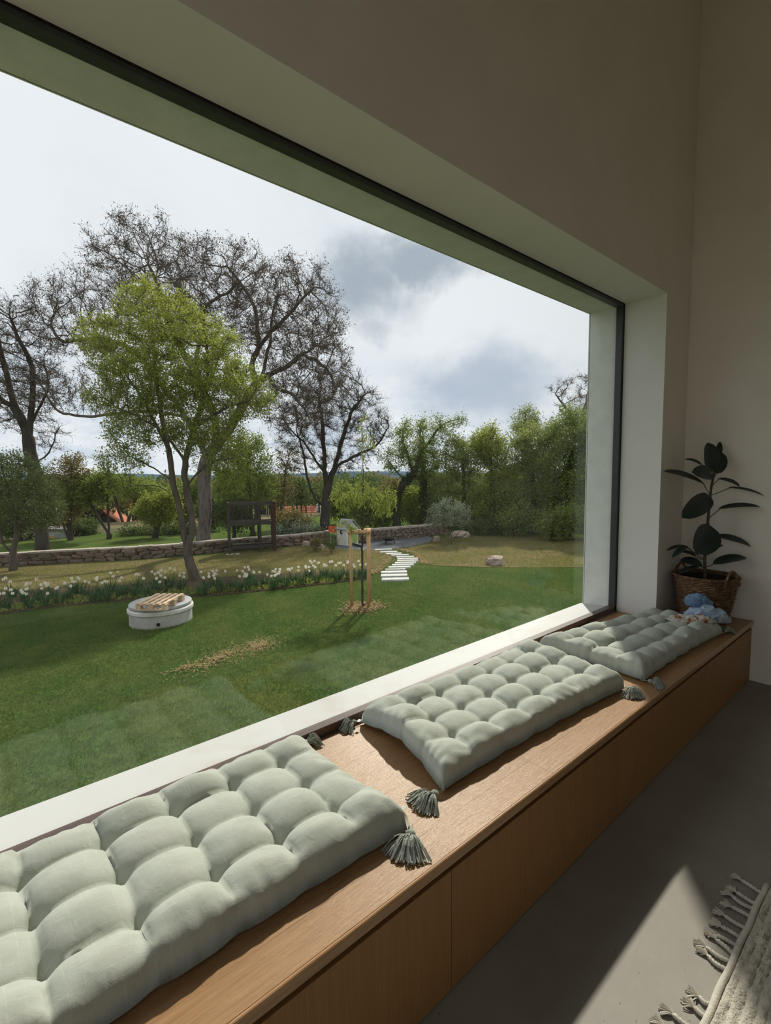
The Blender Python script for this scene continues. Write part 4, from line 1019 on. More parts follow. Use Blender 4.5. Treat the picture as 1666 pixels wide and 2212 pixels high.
g2 = lambda u, v: gr(u, v)[:2]
stone_wall('wall_garden_left', 'low dry stone wall along the far left of the garden', [g2(-230, 1236), g2(0, 1224), g2(130, 1216), g2(300, 1207), g2(420, 1197), g2(500, 1189), g2(600, 1181), g2(700, 1172)], 0.44, 3, 0.28, 0.55, 61, 0.05, 0.0)
stone_wall('wall_garden_right', 'rubble stone wall with a pale coping behind the patio', [g2(706, 1172), g2(745, 1173), g2(800, 1169), g2(860, 1164), g2(960, 1154)], 0.50, 4, 0.17, 0.36, 62, 0.06, 0.03)

# ------------------------------------------------------------------ rocks
rock_a = rock_mesh('boulder', 201, MT['stone_pale'], 0.22, 0.65); rock_b = rock_mesh('boulder', 207, MT['stone_pale'], 0.24, 0.6)
def boulder(u, v, wpx, hpx, me, label, rot):
    p = gr(u, v); d = (p - EYE) @ FWD; w = wpx * d / F; h = hpx * d / F
    o = bpy.data.objects.new('boulder', me); COL.objects.link(o); o.location = (p[0], p[1], p[2] + h * 0.42); o.scale = (w, w * 0.75, h * 1.1)
    o.rotation_euler = (0.08, -0.1, rot); tag(o, label, 'rock', 'rocks in the garden')
boulder(1070, 1221, 42, 21, rock_a, 'angular pale rock at the edge of the mown lawn', 0.4)
boulder(943, 1171, 17, 13, rock_b, 'small upright pale rock at the right end of the patio', 1.1)
boulder(990, 1161, 46, 13, rock_b, 'long low rock behind the silver shrub', 0.2)
boulder(692, 1186, 22, 11, rock_a, 'pale rock between the small shrubs left of the playhouse', 2.0)
boulder(661, 1181, 20, 12, rock_b, 'pale rock against the stone wall right of the play tower', 0.9)
boulder(512, 1200, 15, 5, rock_a, 'flat pale footing stone in front of the play tower', 0.3)
boulder(800, 1166, 7, 6, rock_b, 'small white stone on the gravel beside the fire bowl', 0.2)

# ------------------------------------------------------------------ fire bowl
fb = gr(840, 1176); fb[2] = gz(fb[0]) + 0.02; db_ = (fb - EYE) @ FWD
bowl = thing('fire_bowl', 'black iron fire bowl on short splayed legs on the gravel patio', 'fire bowl', fb)
rb = 13.5 * db_ / F
part(bowl, 'bowl', MB().lathe([(0.02, 0.13), (rb * 0.55, 0.145), (rb * 0.9, 0.20), (rb, 0.255), (rb * 1.03, 0.26), (rb * 0.97, 0.262), (rb * 0.85, 0.215), (rb * 0.5, 0.165), (0.02, 0.155)], fb, 28), MT['iron'], smooth=True)
for k in range(3):
    a = 0.9 + k * 2.094
    part(bowl, 'leg', MB().tube([fb + [rb * 0.75 * math.cos(a), rb * 0.75 * math.sin(a), 0.19], fb + [rb * 1.0 * math.cos(a), rb * 1.0 * math.sin(a), 0.0]], 0.018, 6), MT['iron'])

# ------------------------------------------------------------------ play tower
fl, frt = gr(497, 1198), gr(594, 1191)
axx = unit((frt - fl) * [1, 1, 0]); wT = np.linalg.norm((frt - fl)[:2]); axy = np.array([-axx[1], axx[0], 0]);
if axy @ FWD < 0: axy = -axy
dT = 0.72; zt0 = gz(fl[0]) - 0.02; hT = 2.05
tw = thing('play_tower', 'dark stained timber play tower with a raised platform by the stone wall', 'play tower', (*((fl + frt) / 2)[:2], zt0))
o0 = np.array([fl[0], fl[1], zt0])
def tp(a, b_, c_): return o0 + axx * a * wT + axy * b_ * dT + np.array([0, 0, c_])
RT = np.stack([axx, axy, np.array([0, 0, 1.0])], 1)
for (a, b_, w_, mt_) in [(0, 0, 0.10, 'tower'), (1, 0, 0.125, 'tower_red'), (0, 1, 0.10, 'tower'), (1, 1, 0.10, 'tower'), (0.68, 0, 0.09, 'tower'), (0.68, 1, 0.09, 'tower')]:
    part(tw, 'post', MB().box(tp(a, b_, hT / 2), (w_, w_, hT), RT, 0.004), MT[mt_])
for a0, a1, b0, b1, z in [(0, 1, 0, 0, 0.28), (0, 1, 1, 1, 0.28), (0, 0, 0, 1, 0.28), (1, 1, 0, 1, 0.28), (0, 1, 0, 0, 1.20), (0, 1, 1, 1, 1.20), (0, 0, 0, 1, 1.20), (1, 1, 0, 1, 1.20), (0, 1, 0, 0, 1.98), (0, 1, 1, 1, 1.98), (0, 0, 0, 1, 1.98), (1, 1, 0, 1, 1.98)]:
    part(tw, 'beam', MB().bar(tp(a0, b0, z), tp(a1, b1, z), 0.045, 0.12, bevel=0.003), MT['tower'])
for k in range(9):
    part(tw, 'deck_board', MB().bar(tp(0.0, 0.05 + k * 0.1125, 1.275), tp(1.0, 0.05 + k * 0.1125, 1.275), 0.115, 0.026), MT['tower'])
for k in range(6):
    part(tw, 'slat', MB().bar(tp(0.10 + k * 0.105, 1.0, 1.30), tp(0.10 + k * 0.105, 1.0, 1.94), 0.09, 0.022, up=axy), MT['tower'])
for k in range(13):
    part(tw, 'side_board', MB().bar(tp(0, 0.02, 0.36 + k * 0.122), tp(0, 0.98, 0.36 + k * 0.122), 0.022, 0.112), MT['tower'])
part(tw, 'bench_board', MB().bar(tp(0.05, 0.5, 0.36), tp(0.95, 0.5, 0.36), 0.3, 0.03), MT['tower'])
for a, b_ in ((0, 0), (1, 0)): part(tw, 'footing', MB().box(tp(a, b_, 0.02), (0.28, 0.28, 0.05), RT, 0.01), MT['pale_concrete'])

# ------------------------------------------------------------------ playhouse
pb = gr(751, 1177); pb[2] = gz(pb[0]) + 0.02; sc_ = ((pb - EYE) @ FWD) / F
ex = RIGHT * [1, 1, 0]; ex = unit(ex); ey = np.array([-ex[1], ex[0], 0]);
if ey @ FWD < 0: ey = -ey
ca, sa_ = math.cos(0.75), math.sin(0.75); e1 = ex * ca - ey * sa_ * -1; e1 = unit(ex * ca - ey * sa_); e2 = np.array([-e1[1], e1[0], 0])
if e2 @ FWD < 0: e2 = -e2
# e1: along the gable (right) wall going away to the right, front-left wall runs along -e2x
ph = thing('playhouse', 'cream and green plastic playhouse with grey shingle roof and red shutters', 'playhouse', pb)
wA, wB, hW, hR = 0.56, 0.60, 0.74, 0.36
RHm = np.stack([e1, e2, np.array([0, 0, 1.0])], 1)
def hp3(a, b_, c_): return pb + e1 * a + e2 * b_ + np.array([0, 0, c_])
def pbox(a, b_, c_, sa, sb, sc2, bev=0.006): return MB().box(hp3(a, b_, c_), (sa, sb, sc2), RHm, bev)
part(ph, 'base', pbox(0, 0, 0.03, wA + 0.06, wB + 0.06, 0.06), MT['ph_white'])
part(ph, 'wall_panel', pbox(0, -wB / 2, hW / 2, wA, 0.04, hW), MT['ph_white'])
part(ph, 'wall_panel', pbox(0, wB / 2, hW / 2, wA, 0.04, hW), MT['ph_green'])
part(ph, 'wall_panel', pbox(-wA / 2, 0, hW / 2, 0.04, wB, hW), MT['ph_white'])
part(ph, 'wall_panel', pbox(wA / 2, 0, hW / 2, 0.04, wB, hW), MT['ph_green'], label='green plastic wall')
for a in (-wA / 2, wA / 2):
    for b_ in (-wB / 2, wB / 2): part(ph, 'corner_post', pbox(a, b_, hW / 2 + 0.02, 0.09, 0.09, hW + 0.04, 0.012), MT['ph_white'])
for k in range(5): part(ph, 'cladding_board', pbox(0, -wB / 2 - 0.022, 0.09 + k * 0.070, wA - 0.1, 0.012, 0.064, 0.003), MT['ph_white'])
rg = MB()
an = np.linspace(0, 2 * np.pi, 25); P = np.stack([hp3(0.115 * math.cos(a) - 0.02, -wB / 2 - 0.03, 0.55 + 0.115 * math.sin(a)) for a in an]); rg.tube(P, 0.02, 6, cap=False)
part(ph, 'porthole_rim', rg, MT['ph_white'], smooth=True)
dk = MB(); dk.add([hp3(0.11 * math.cos(a) - 0.02, -wB / 2 - 0.0225, 0.55 + 0.11 * math.sin(a)) for a in an[:-1]], [tuple(range(24))]); part(ph, 'porthole', dk, MT['ph_dark'])
part(ph, 'porthole_bar', pbox(0.02, -wB / 2 - 0.028, 0.57, 0.10, 0.01, 0.04, 0.002), MT['ph_white'])
part(ph, 'small_window', pbox(wA / 2 + 0.021, -0.02, 0.66, 0.006, 0.13, 0.15, 0.002), MT['ph_dark'])
part(ph, 'door_arch', pbox(wA / 2 + 0.024, 0.0, 0.30, 0.012, 0.34, 0.50, 0.003), MT['ph_green'])
# roof: ridge along e1? the gable shows on the right side
for s_ in (-1, 1):
    for k in range(5):
        t0, t1 = k / 5, (k + 1) / 5
        b0, b1 = s_ * (wB / 2 + 0.10) * (1 - t0), s_ * (wB / 2 + 0.10) * (1 - t1)
        z0, z1 = hW - 0.05 + (hR + 0.05) * t0 + 0.022 * 1, hW - 0.05 + (hR + 0.05) * t1
        V = [hp3(a, b_, z) for a in (-wA / 2 - 0.10, wA / 2 + 0.10) for b_, z in ((b0, z0), (b1, z1 + 0.004), (b1, z1 - 0.03), (b0, z0 - 0.045))]
        part(ph, 'shingle_row', MB().add(V, [(0, 1, 5, 4), (1, 2, 6, 5), (2, 3, 7, 6), (3, 0, 4, 7), (3, 2, 1, 0), (4, 5, 6, 7)]), MT['ph_grey'])
for a in (-wA / 2, wA / 2):
    V = [hp3(a + q_, b_, z) for q_ in (-0.015, 0.015) for b_, z in ((-wB / 2, hW - 0.02), (wB / 2, hW - 0.02), (0, hW + hR - 0.05))]
    part(ph, 'gable', MB().add(V, [(0, 1, 2), (5, 4, 3), (0, 3, 4, 1), (1, 4, 5, 2), (2, 5, 3, 0)]), MT['ph_white'])
# open red shutters and green door wing at the left
lw = hp3(-wA / 2, -wB / 2, 0)
for k in range(2):
    c = lw - ex * (0.10 + 0.20 * k) * 1.0 + np.array([0, 0, 0.66])
    Rx = np.stack([ex, ey, np.array([0, 0, 1.0])], 1)
    sh = part(ph, 'shutter', MB().box(c, (0.18, 0.03, 0.30), Rx, 0.006), MT['ph_red'], label='red plastic shutter')
    for j in range(4): part(sh, 'louvre', MB().box(c - ey * 0.018 + np.array([0, 0, -0.10 + j * 0.066]), (0.13, 0.01, 0.04), Rx, 0.002), MT['ph_red'])
part(ph, 'door_wing', MB().box(lw - ex * 0.02 + np.array([0, 0, 0.55]), (0.06, 0.03, 1.02), np.stack([ex, ey, np.array([0, 0, 1.0])], 1), 0.006), MT['ph_green'])
part(ph, 'planter_post', MB().box(lw - ex * 0.30 + np.array([0, 0, 0.27]), (0.05, 0.05, 0.52), np.stack([ex, ey, np.array([0, 0, 1.0])], 1), 0.006), MT['ph_white'])
part(ph, 'window_box', MB().box(lw - ex * 0.17 + np.array([0, 0, 0.46]), (0.30, 0.12, 0.09), np.stack([ex, ey, np.array([0, 0, 1.0])], 1), 0.008), MT['ph_green'])

# ================================================================== TREES
def ell(u, v, ru, rv, depth, rd, n, r, shell=0.0):
    """n points in an ellipsoid given by its centre and half axes as seen, at a real distance"""
    d = unit(r.normal(size=(n, 3))); q_ = r.uniform(shell ** 3, 1, n) ** (1 / 3); d = d * q_[:, None]
    k = depth / F
    return at(u, v, depth) + d[:, :1] * ru * k * RIGHT + d[:, 1:2] * rv * k * DOWN + d[:, 2:] * rd * FWD

def px_limb(pts, depth):
    return np.array([at(p[0], p[1], depth + (p[2] if len(p) > 2 else 0.0)) for p in pts])

def grow(limbs, attr, step, di, dk, iters, r, up=0.05, wobble=0.12, max_nodes=9000):
    pos = []; par = []
    for li, P in enumerate(limbs):
        Q = smooth_path(P, 8); L = np.concatenate([[0], np.cumsum(np.linalg.norm(np.diff(Q, axis=0), axis=1))])
        n = max(3, int(L[-1] / step)); t = np.linspace(0, L[-1], n)
        Q = np.stack([np.interp(t, L, Q[:, k]) for k in range(3)], -1)
        Q[1:-1] += r.normal(0, step * 0.07, (n - 2, 3))
        if li == 0: pi = -1; s = 0
        else:
            A = np.array(pos); pi = int(np.argmin(np.sum((A - Q[0]) ** 2, 1))); s = 1
        for k in range(s, n):
            pos.append(Q[k]); par.append(pi); pi = len(pos) - 1
    pos = list(pos); par = list(par)
    A = np.asarray(attr); near = np.full(len(A), -1); nd = np.full(len(A), 1e9)
    PN = np.array(pos)
    for c in range(0, len(PN), 400):
        D = np.linalg.norm(A[:, None] - PN[None, c:c + 400], axis=2); j = D.argmin(1); dm = D[np.arange(len(A)), j]
        b_ = dm < nd; nd[b_] = dm[b_]; near[b_] = j[b_] + c
    alive = nd > dk
    for it in range(iters):
        act = alive & (nd < di)
        if not act.any() or not alive.any(): break
        idx = near[act]; d = unit(A[act] - np.array(pos)[idx])
        acc = np.zeros((len(pos), 3)); np.add.at(acc, idx, d)
        u_ = np.unique(idx); dirs = acc[u_]
        nl = np.linalg.norm(dirs, axis=1); ok = nl > 0.05
        if not ok.any(): break
        u_ = u_[ok]; dirs = unit(dirs[ok] / nl[ok][:, None] + r.normal(0, wobble, (ok.sum(), 3)) + [0, 0, up])
        new = np.array(pos)[u_] + dirs * step
        b0 = len(pos); pos.extend(new); par.extend(u_.tolist())
        D = np.linalg.norm(A[alive][:, None] - new[None], axis=2); j = D.argmin(1); dm = D[np.arange(len(D)), j]
        ia = np.where(alive)[0]; bt = dm < nd[ia]; nd[ia[bt]] = dm[bt]; near[ia[bt]] = j[bt] + b0
        alive = alive & (nd > dk)
        if len(pos) > max_nodes: break
    return np.array(pos), np.array(par)

def tree_mesh(pos, par, rbase, rtip, flare=1.25):
    n = len(pos); ch = [[] for _ in range(n)]
    for i, p in enumerate(par):
        if p >= 0: ch[p].append(i)
    tips = np.zeros(n)
    for i in range(n - 1, -1, -1):
        if not ch[i]: tips[i] = 1
        if par[i] >= 0: tips[par[i]] += tips[i]
    p_ = math.log(max(tips[0], 2)) / math.log(rbase / rtip)
    rad = rtip * tips ** (1 / p_)
    for i in range(min(4, n)): rad[i] *= 1 + (flare - 1) * (1 - i / 4)
    mb = MB(); stack = [(0, None)]; 
    while stack:
        s, pre = stack.pop(); chain = [] if pre is None else [pre]; k = s
        while True:
            chain.append(k)
            if not ch[k]: break
            m_ = max(ch[k], key=lambda c: rad[c])
            for c in ch[k]:
                if c != m_: stack.append((c, k))
            k = m_
        P = pos[chain]; R_ = rad[chain].copy()
        if pre is not None: R_[0] = min(R_[0], R_[1] * 1.15)
        if len(P) < 2: continue
        R_[-1] *= 0.5
        mx_ = R_.max(); sides = 10 if mx_ > 0.12 else 7 if mx_ > 0.05 else 4 if mx_ > 0.022 else 3
        mb.tube(P, R_, sides, cap=False)
    thin = np.where(tips <= 2)[0]
    dirs = np.zeros((n, 3)); hp_ = par >= 0; dirs[hp_] = unit(pos[hp_] - pos[par[hp_]]); dirs[~hp_] = [0, 0, 1]
    return mb, rad, tips, dirs

def twigs(mb, P, D, L0, L1, rt, r, spread=0.8, up=0.3, curl=0.5):
    """many two-joint twigs at once; returns their ends and directions"""
    n = len(P); d = unit(D + r.normal(0, spread, (n, 3)) + [0, 0, up]); L = r.uniform(L0, L1, n)[:, None]
    d2 = unit(d + r.normal(0, curl, (n, 3)) + [0, 0, up * 0.6])
    m_ = P + d * L * 0.5; e_ = m_ + d2 * L * 0.5
    ref = unit(r.normal(size=(n, 3))); a = unit(np.cross(d, ref)); b_ = np.cross(d, a)
    V = []
    for c, rr in ((P, rt), (m_, rt * 0.75)):
        for k in range(3): V.append(c + rr * (math.cos(k * 2.094) * a + math.sin(k * 2.094) * b_))
    V.append(e_); V = np.stack(V, 1).reshape(-1, 3)
    f = []
    for k in range(3):
        k2 = (k + 1) % 3; f += [(k, k2, 3 + k2), (k, 3 + k2, 3 + k), (3 + k, 3 + k2, 6)]
    Fs = (np.array(f)[None] + (np.arange(n) * 7)[:, None, None]).reshape(-1, 3)
    mb.add(V, Fs)
    return m_, e_, d2

def leaves(C, D, L0, L1, wr, r, droop=0.0, spread=1.0, tint=None, fold=0.25):
    n = len(C); d = unit(D * 0.5 + r.normal(0, spread, (n, 3)) + [0, 0, -droop]); L = r.uniform(L0, L1, n)[:, None]
    s = unit(np.cross(d, r.normal(size=(n, 3)) * 0.6 + [0, 0, 1.0])); nn = np.cross(s, d)
    w = L * wr / 2
    V = np.stack([C, C + d * L * 0.5 + s * w + nn * w * fold, C + d * L, C + d * L * 0.5 - s * w + nn * w * fold], 1).reshape(-1, 3)
    i = np.arange(n) * 4; Fs = np.concatenate([np.stack([i, i + 1, i + 2], -1), np.stack([i, i + 2, i + 3], -1)])
    t = r.uniform(0, 1, n) if tint is None else np.clip(tint + r.normal(0, 0.2, n), 0, 1)
    return MB().add(V, Fs, np.repeat(t, 4))

def pick(pos, tips, thin_max, n, r, jitter=0.0):
    c = np.where(tips <= thin_max)[0]; s = r.choice(c, n); return s

def tree(name, label, cat, limbs, attr, bark, rbase, rtip, step, di, dk, iters, seed, n_twig, twig_L, leafspec=(), group=None, up=0.05, wobble=0.12, twig_up=0.3, twig_r=None, thin_max=2, max_nodes=9000, spread=0.8, n_twig2=0):
    r = np.random.default_rng(seed)
    pos, par = grow(limbs, attr, step, di, dk, iters, r, up, wobble, max_nodes)
    mb, rad, tips, dirs = tree_mesh(pos, par, rbase, rtip)
    t = thing(name, label, cat, (limbs[0][0][0], limbs[0][0][1], limbs[0][0][2]), group)
    ends = pos[tips <= thin_max]; ed = dirs[tips <= thin_max]
    if n_twig:
        s = pick(pos, tips, thin_max, n_twig, r)
        back = np.where(par[s] >= 0, par[s], s); f_ = r.uniform(0, 1, n_twig)[:, None]
        P0 = pos[s] * (1 - f_) + pos[back] * f_
        m_, e_, d2 = twigs(mb, P0, dirs[s], twig_L[0], twig_L[1], twig_r or rtip * 0.8, r, spread=spread, up=twig_up)
        ends = np.concatenate([e_, m_]); ed = np.concatenate([d2, d2])
        if n_twig2:
            s = r.integers(0, len(ends), n_twig2)
            m2, e2, d3 = twigs(mb, ends[s], ed[s], twig_L[0] * 0.6, twig_L[1] * 0.7, (twig_r or rtip * 0.8) * 0.75, r, spread=spread, up=twig_up)
            ends = np.concatenate([ends, e2, m2]); ed = np.concatenate([ed, d3, d3])
    part(t, 'trunk_and_branches', mb, bark, smooth=True)
    zr = (ends[:, 2].min(), ends[:, 2].max())
    for (pname, mat, n, L0, L1, wr, droop, sp_, jit, hi_tint) in leafspec:
        s = r.integers(0, len(ends), n); C = ends[s] + r.normal(0, jit, (n, 3))
        tn = None
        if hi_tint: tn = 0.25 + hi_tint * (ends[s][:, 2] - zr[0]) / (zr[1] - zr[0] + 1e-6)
        part(t, pname, leaves(C, ed[s], L0, L1, wr, r, droop, sp_, tn), mat, tint=True, kind='stuff')
    return t

def cloud(specs, r): return np.concatenate([ell(*s_, r) if len(s_) == 7 else ell(*s_[:7], r, s_[7]) for s_ in specs])
RG = np.random.default_rng(77)

# --- the big bare walnut behind the green tree
D = 20.6
limbs = [px_limb([(436, 1198), (440, 1160), (444, 1090), (440, 1030), (448, 990), (470, 960)], D),
         px_limb([(470, 960), (497, 925), (526, 874), (560, 822), (590, 805), (622, 792), (652, 766), (690, 745)], D),
         px_limb([(556, 826), (547, 803), (545, 785), (562, 748), (585, 718), (612, 692), (650, 650), (680, 620)], D),
         px_limb([(562, 748), (558, 725), (553, 676), (540, 640), (524, 616), (490, 575)], D, ),
         px_limb([(568, 812), (576, 770), (584, 730), (586, 690), (600, 640)], D + 0.5),
         px_limb([(470, 960), (462, 890, -.3), (433, 832, -.5), (425, 780, -.6), (440, 690, -.8), (445, 660, -1), (500, 625, -1.2)], D),
         px_limb([(433, 832, -.5), (400, 770, -.3), (360, 690, 0), (340, 620, .4), (320, 560, .6)], D),
         px_limb([(448, 990), (400, 900, .5), (340, 820, 1), (290, 760, 1.2), (225, 733, 1.2), (135, 736, 1.2), (110, 700, 1.2)], D),
         px_limb([(400, 900, .5), (330, 890, .8), (261, 892, 1), (186, 900, 1.2), (125, 887, 1.4), (100, 850, 1.5), (70, 800, 1.5)], D),
         px_limb([(580, 818), (600, 840), (630, 850), (655, 880), (670, 910)], D - 0.5),
         px_limb([(652, 766), (700, 790), (725, 840)], D)]
attr = cloud([(495, 640, 130, 105, D, 3.2, 1100), (625, 690, 125, 120, D, 3.2, 1500), (330, 585, 125, 95, D, 3.0, 1000), (380, 640, 150, 100, D, 3, 700),
              (140, 690, 80, 85, D + 1, 2.2, 650), (215, 650, 80, 70, D + 1, 2.2, 350), (690, 790, 80, 110, D, 2.6, 1000), (640, 870, 90, 70, D - .5, 2.4, 550), (90, 840, 70, 60, D + 1.4, 1.6, 250), (200, 840, 80, 50, D + 1, 1.4, 160)], RG)
tree('walnut_tree', 'huge bare walnut tree with brown buds, tallest in the garden', 'tree', limbs, attr, MT['bark_grey'], 0.27, 0.0085, 0.24, 2.6, 0.36, 70, 301, 17000, (0.2, 0.48),
     [('catkins', MT['bud'], 36000, 0.04, 0.10, 0.5, 0.15, 0.9, 0.05, 0)], up=0.07, wobble=0.2, twig_up=0.35, twig_r=0.0075, thin_max=5, max_nodes=12000, n_twig2=18000)

# --- bare tree far left
D = 22.5
limbs = [px_limb([(93, 1200), (88, 1120), (80, 1040), (68, 985), (62, 950)], D), px_limb([(62, 950), (52, 915), (30, 880), (5, 865), (-30, 820)], D),
         px_limb([(62, 950), (66, 900), (70, 850), (68, 790), (40, 730), (20, 680)], D), px_limb([(66, 920), (85, 880), (105, 835), (95, 780)], D), px_limb([(30, 880), (20, 830), (5, 770), (-10, 700)], D),
         px_limb([(72, 1000), (100, 985), (118, 950), (122, 930), (135, 915)], D - .4)]
attr = cloud([(30, 790, 95, 150, D, 2.6, 1300), (-40, 800, 90, 150, D, 2.6, 500), (10, 690, 40, 60, D, 1.5, 200), (110, 940, 40, 50, D - .4, 1.2, 60)], RG)
tree('bare_tree', 'bare dark tree at the left edge beyond the stone wall', 'tree', limbs, attr, MT['bark_dark'], 0.26, 0.009, 0.24, 2.6, 0.36, 60, 302, 6000, (0.2, 0.5),
     [('catkins', MT['bud'], 9000, 0.04, 0.09, 0.45, 0.1, 0.9, 0.05, 0)], up=0.06, wobble=0.22, twig_r=0.0075, thin_max=5, n_twig2=3000)

# --- the fresh green tree in the daffodil bed
D = 14.2
limbs = [px_limb([(424, 1262), (414, 1225), (405, 1192), (402, 1172)], D), px_limb([(402, 1172), (394, 1130), (382, 1075), (374, 1040), (364, 970), (350, 900), (335, 800), (330, 700)], D),
         px_limb([(405, 1192), (415, 1150), (413, 1110), (402, 1050), (400, 1000), (418, 930), (440, 860), (450, 780), (440, 700)], D),
         px_limb([(400, 1000), (360, 940, -.4), (300, 900, -.8), (250, 880, -.9)], D), px_limb([(418, 930), (470, 890, -.6), (540, 865, -.9)], D), px_limb([(374, 1040), (330, 1010, .4), (280, 985, .6)], D),
         px_limb([(383, 1078), (340, 1050, -.3), (290, 1050, -.5), (240, 1062, -.5)], D), px_limb([(402, 1050), (450, 1000, -.4), (500, 990, -.6)], D), px_limb([(364, 970), (300, 850, .5), (240, 770, .8)], D), px_limb([(440, 860), (470, 780, .5), (490, 730, .7)], D)]
attr = cloud([(345, 690, 85, 70, D, 1.5, 330), (275, 760, 90, 75, D, 1.7, 420), (420, 780, 110, 105, D, 1.9, 700), (490, 850, 95, 70, D, 1.7, 430), (330, 830, 100, 70, D, 1.8, 400), (265, 870, 70, 45, D, 1.4, 170), (545, 860, 50, 32, D, 0.9, 110),
              (300, 940, 75, 35, D, 1.3, 140), (470, 960, 75, 50, D, 1.4, 200), (500, 1020, 45, 55, D, 1.0, 110), (260, 990, 50, 30, D, 1.0, 40), (300, 650, 40, 30, D, .8, 60), (420, 920, 80, 50, D, 1.4, 150)], RG)
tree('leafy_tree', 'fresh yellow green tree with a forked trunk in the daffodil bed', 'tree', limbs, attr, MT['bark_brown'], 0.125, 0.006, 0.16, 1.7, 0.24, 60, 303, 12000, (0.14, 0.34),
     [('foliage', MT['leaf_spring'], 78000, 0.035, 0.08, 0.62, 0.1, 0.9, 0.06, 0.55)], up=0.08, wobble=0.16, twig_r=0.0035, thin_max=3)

# --- apple tree with white blossom, left
D = 17.0
limbs = [px_limb([(28, 1242), (30, 1210), (28, 1195)], D), px_limb([(28, 1195), (36, 1150), (34, 1110), (20, 1070), (10, 1030)], D), px_limb([(28, 1195), (8, 1175), (0, 1150), (-25, 1110)], D), px_limb([(34, 1110), (60, 1070), (85, 1030)], D)]
attr = cloud([(30, 1060, 75, 75, D, 1.5, 420), (85, 1090, 50, 60, D, 1.1, 200), (-30, 1080, 60, 80, D, 1.4, 200), (20, 1000, 50, 30, D, 1.0, 80)], RG)
tree('apple_tree', 'small apple tree with pale blossom at the left edge in front of the wall', 'tree', limbs, attr, MT['bark_brown'], 0.11, 0.006, 0.15, 1.6, 0.24, 50, 304, 3500, (0.12, 0.28),
     [('foliage', MT['leaf_dark'], 26000, 0.04, 0.085, 0.6, 0.1, 1.0, 0.10, 0), ('blossom', MT['blossom'], 1300, 0.03, 0.05, 0.95, 0, 1.0, 0.09, 0)], thin_max=3, twig_r=0.0035)

# --- bare tree in the middle, beyond the wall
D = 26.0
limbs = [px_limb([(701, 1158), (703, 1110), (706, 1070), (712, 1044)], D), px_limb([(712, 1044), (724, 1011), (769, 984), (815, 960), (840, 920)], D), px_limb([(708, 1060), (703, 1026), (700, 984), (697, 924), (690, 860)], D),
         px_limb([(704, 1100), (690, 1085), (679, 1074), (664, 1032), (655, 975), (640, 930)], D), px_limb([(724, 1011), (740, 950), (760, 890), (790, 850)], D), px_limb([(703, 1026), (660, 960), (630, 930)], D)]
attr = cloud([(700, 900, 95, 75, D, 2.6, 700), (770, 900, 75, 70, D, 2.4, 450), (640, 950, 60, 80, D, 2.0, 300), (720, 850, 80, 60, D, 2, 300), (820, 930, 35, 40, D, 1.2, 100), (740, 990, 90, 40, D, 2, 150)], RG)
tree('bare_tree', 'bare tree with a dark split trunk in the middle beyond the wall', 'tree', limbs, attr, MT['bark_dark'], 0.24, 0.0085, 0.25, 2.8, 0.40, 60, 305, 7000, (0.25, 0.55),
     [('catkins', MT['bud'], 5000, 0.04, 0.08, 0.4, 0.1, 0.9, 0.06, 0), ('foliage', MT['leaf_green'], 1200, 0.05, 0.09, 0.6, 0.1, 0.9, 0.15, 0)], wobble=0.2, twig_r=0.008, thin_max=5, n_twig2=4000)

# --- ivy clad tree right of it
D = 26.0
limbs = [px_limb([(857, 1150), (857, 1110), (858, 1075), (875, 1039), (893, 1027), (905, 990)], D), px_limb([(893, 1027), (880, 980), (870, 940), (875, 915)], D), px_limb([(905, 990), (930, 950), (960, 915), (1000, 905)], D), px_limb([(875, 1039), (850, 1010), (835, 990)], D), px_limb([(905, 990), (915, 950), (910, 920)], D)]
attr = cloud([(890, 960, 55, 55, D, 1.8, 260), (935, 935, 50, 35, D, 1.6, 160), (990, 908, 22, 10, D, .8, 30), (850, 1000, 40, 30, D, 1.4, 90), (925, 1000, 35, 35, D, 1.4, 90)], RG)
tv = tree('ivy_tree', 'leaning tree with an ivy clad trunk right of the playhouse', 'tree', limbs, attr, MT['bark_dark'], 0.17, 0.008, 0.22, 2.4, 0.36, 50, 306, 1700, (0.2, 0.4),
          [('foliage', MT['leaf_green'], 9000, 0.06, 0.12, 0.6, 0.1, 0.9, 0.12, 0.2)], wobble=0.2, twig_r=0.006, thin_max=3)
tr_ = px_limb([(857, 1150), (857, 1110), (858, 1075), (875, 1042), (890, 1028)], D); tr_ = smooth_path(tr_, 10)
rr_ = np.random.default_rng(9); s = rr_.integers(0, len(tr_), 2600); part(tv, 'ivy', leaves(tr_[s] + rr_.normal(0, 0.13, (2600, 3)), rr_.normal(size=(2600, 3)), 0.06, 0.12, 0.8, rr_), MT['ivy'], tint=True, kind='stuff')
tv = tree('ivy_tree', 'upright dark ivy trunk between the leaning tree and the hedge', 'tree', [px_limb([(917, 1145), (917, 1080), (916, 1030), (912, 990), (905, 960)], D + 1)], cloud([(915, 1000, 40, 45, D + 1, 1.3, 160)], RG), MT['bark_dark'], 0.15, 0.009, 0.24, 2.2, 0.4, 40, 307, 600, (0.2, 0.4), [('foliage', MT['leaf_green'], 4200, 0.06, 0.12, 0.6, 0.1, 0.9, 0.14, 0)], thin_max=3)
tr_ = smooth_path(px_limb([(917, 1145), (917, 1080), (916, 1030)], D + 1), 10); s = rr_.integers(0, len(tr_), 1800); part(tv, 'ivy', leaves(tr_[s] + rr_.normal(0, 0.13, (1800, 3)), rr_.normal(size=(1800, 3)), 0.06, 0.12, 0.8, rr_), MT['ivy'], tint=True, kind='stuff')

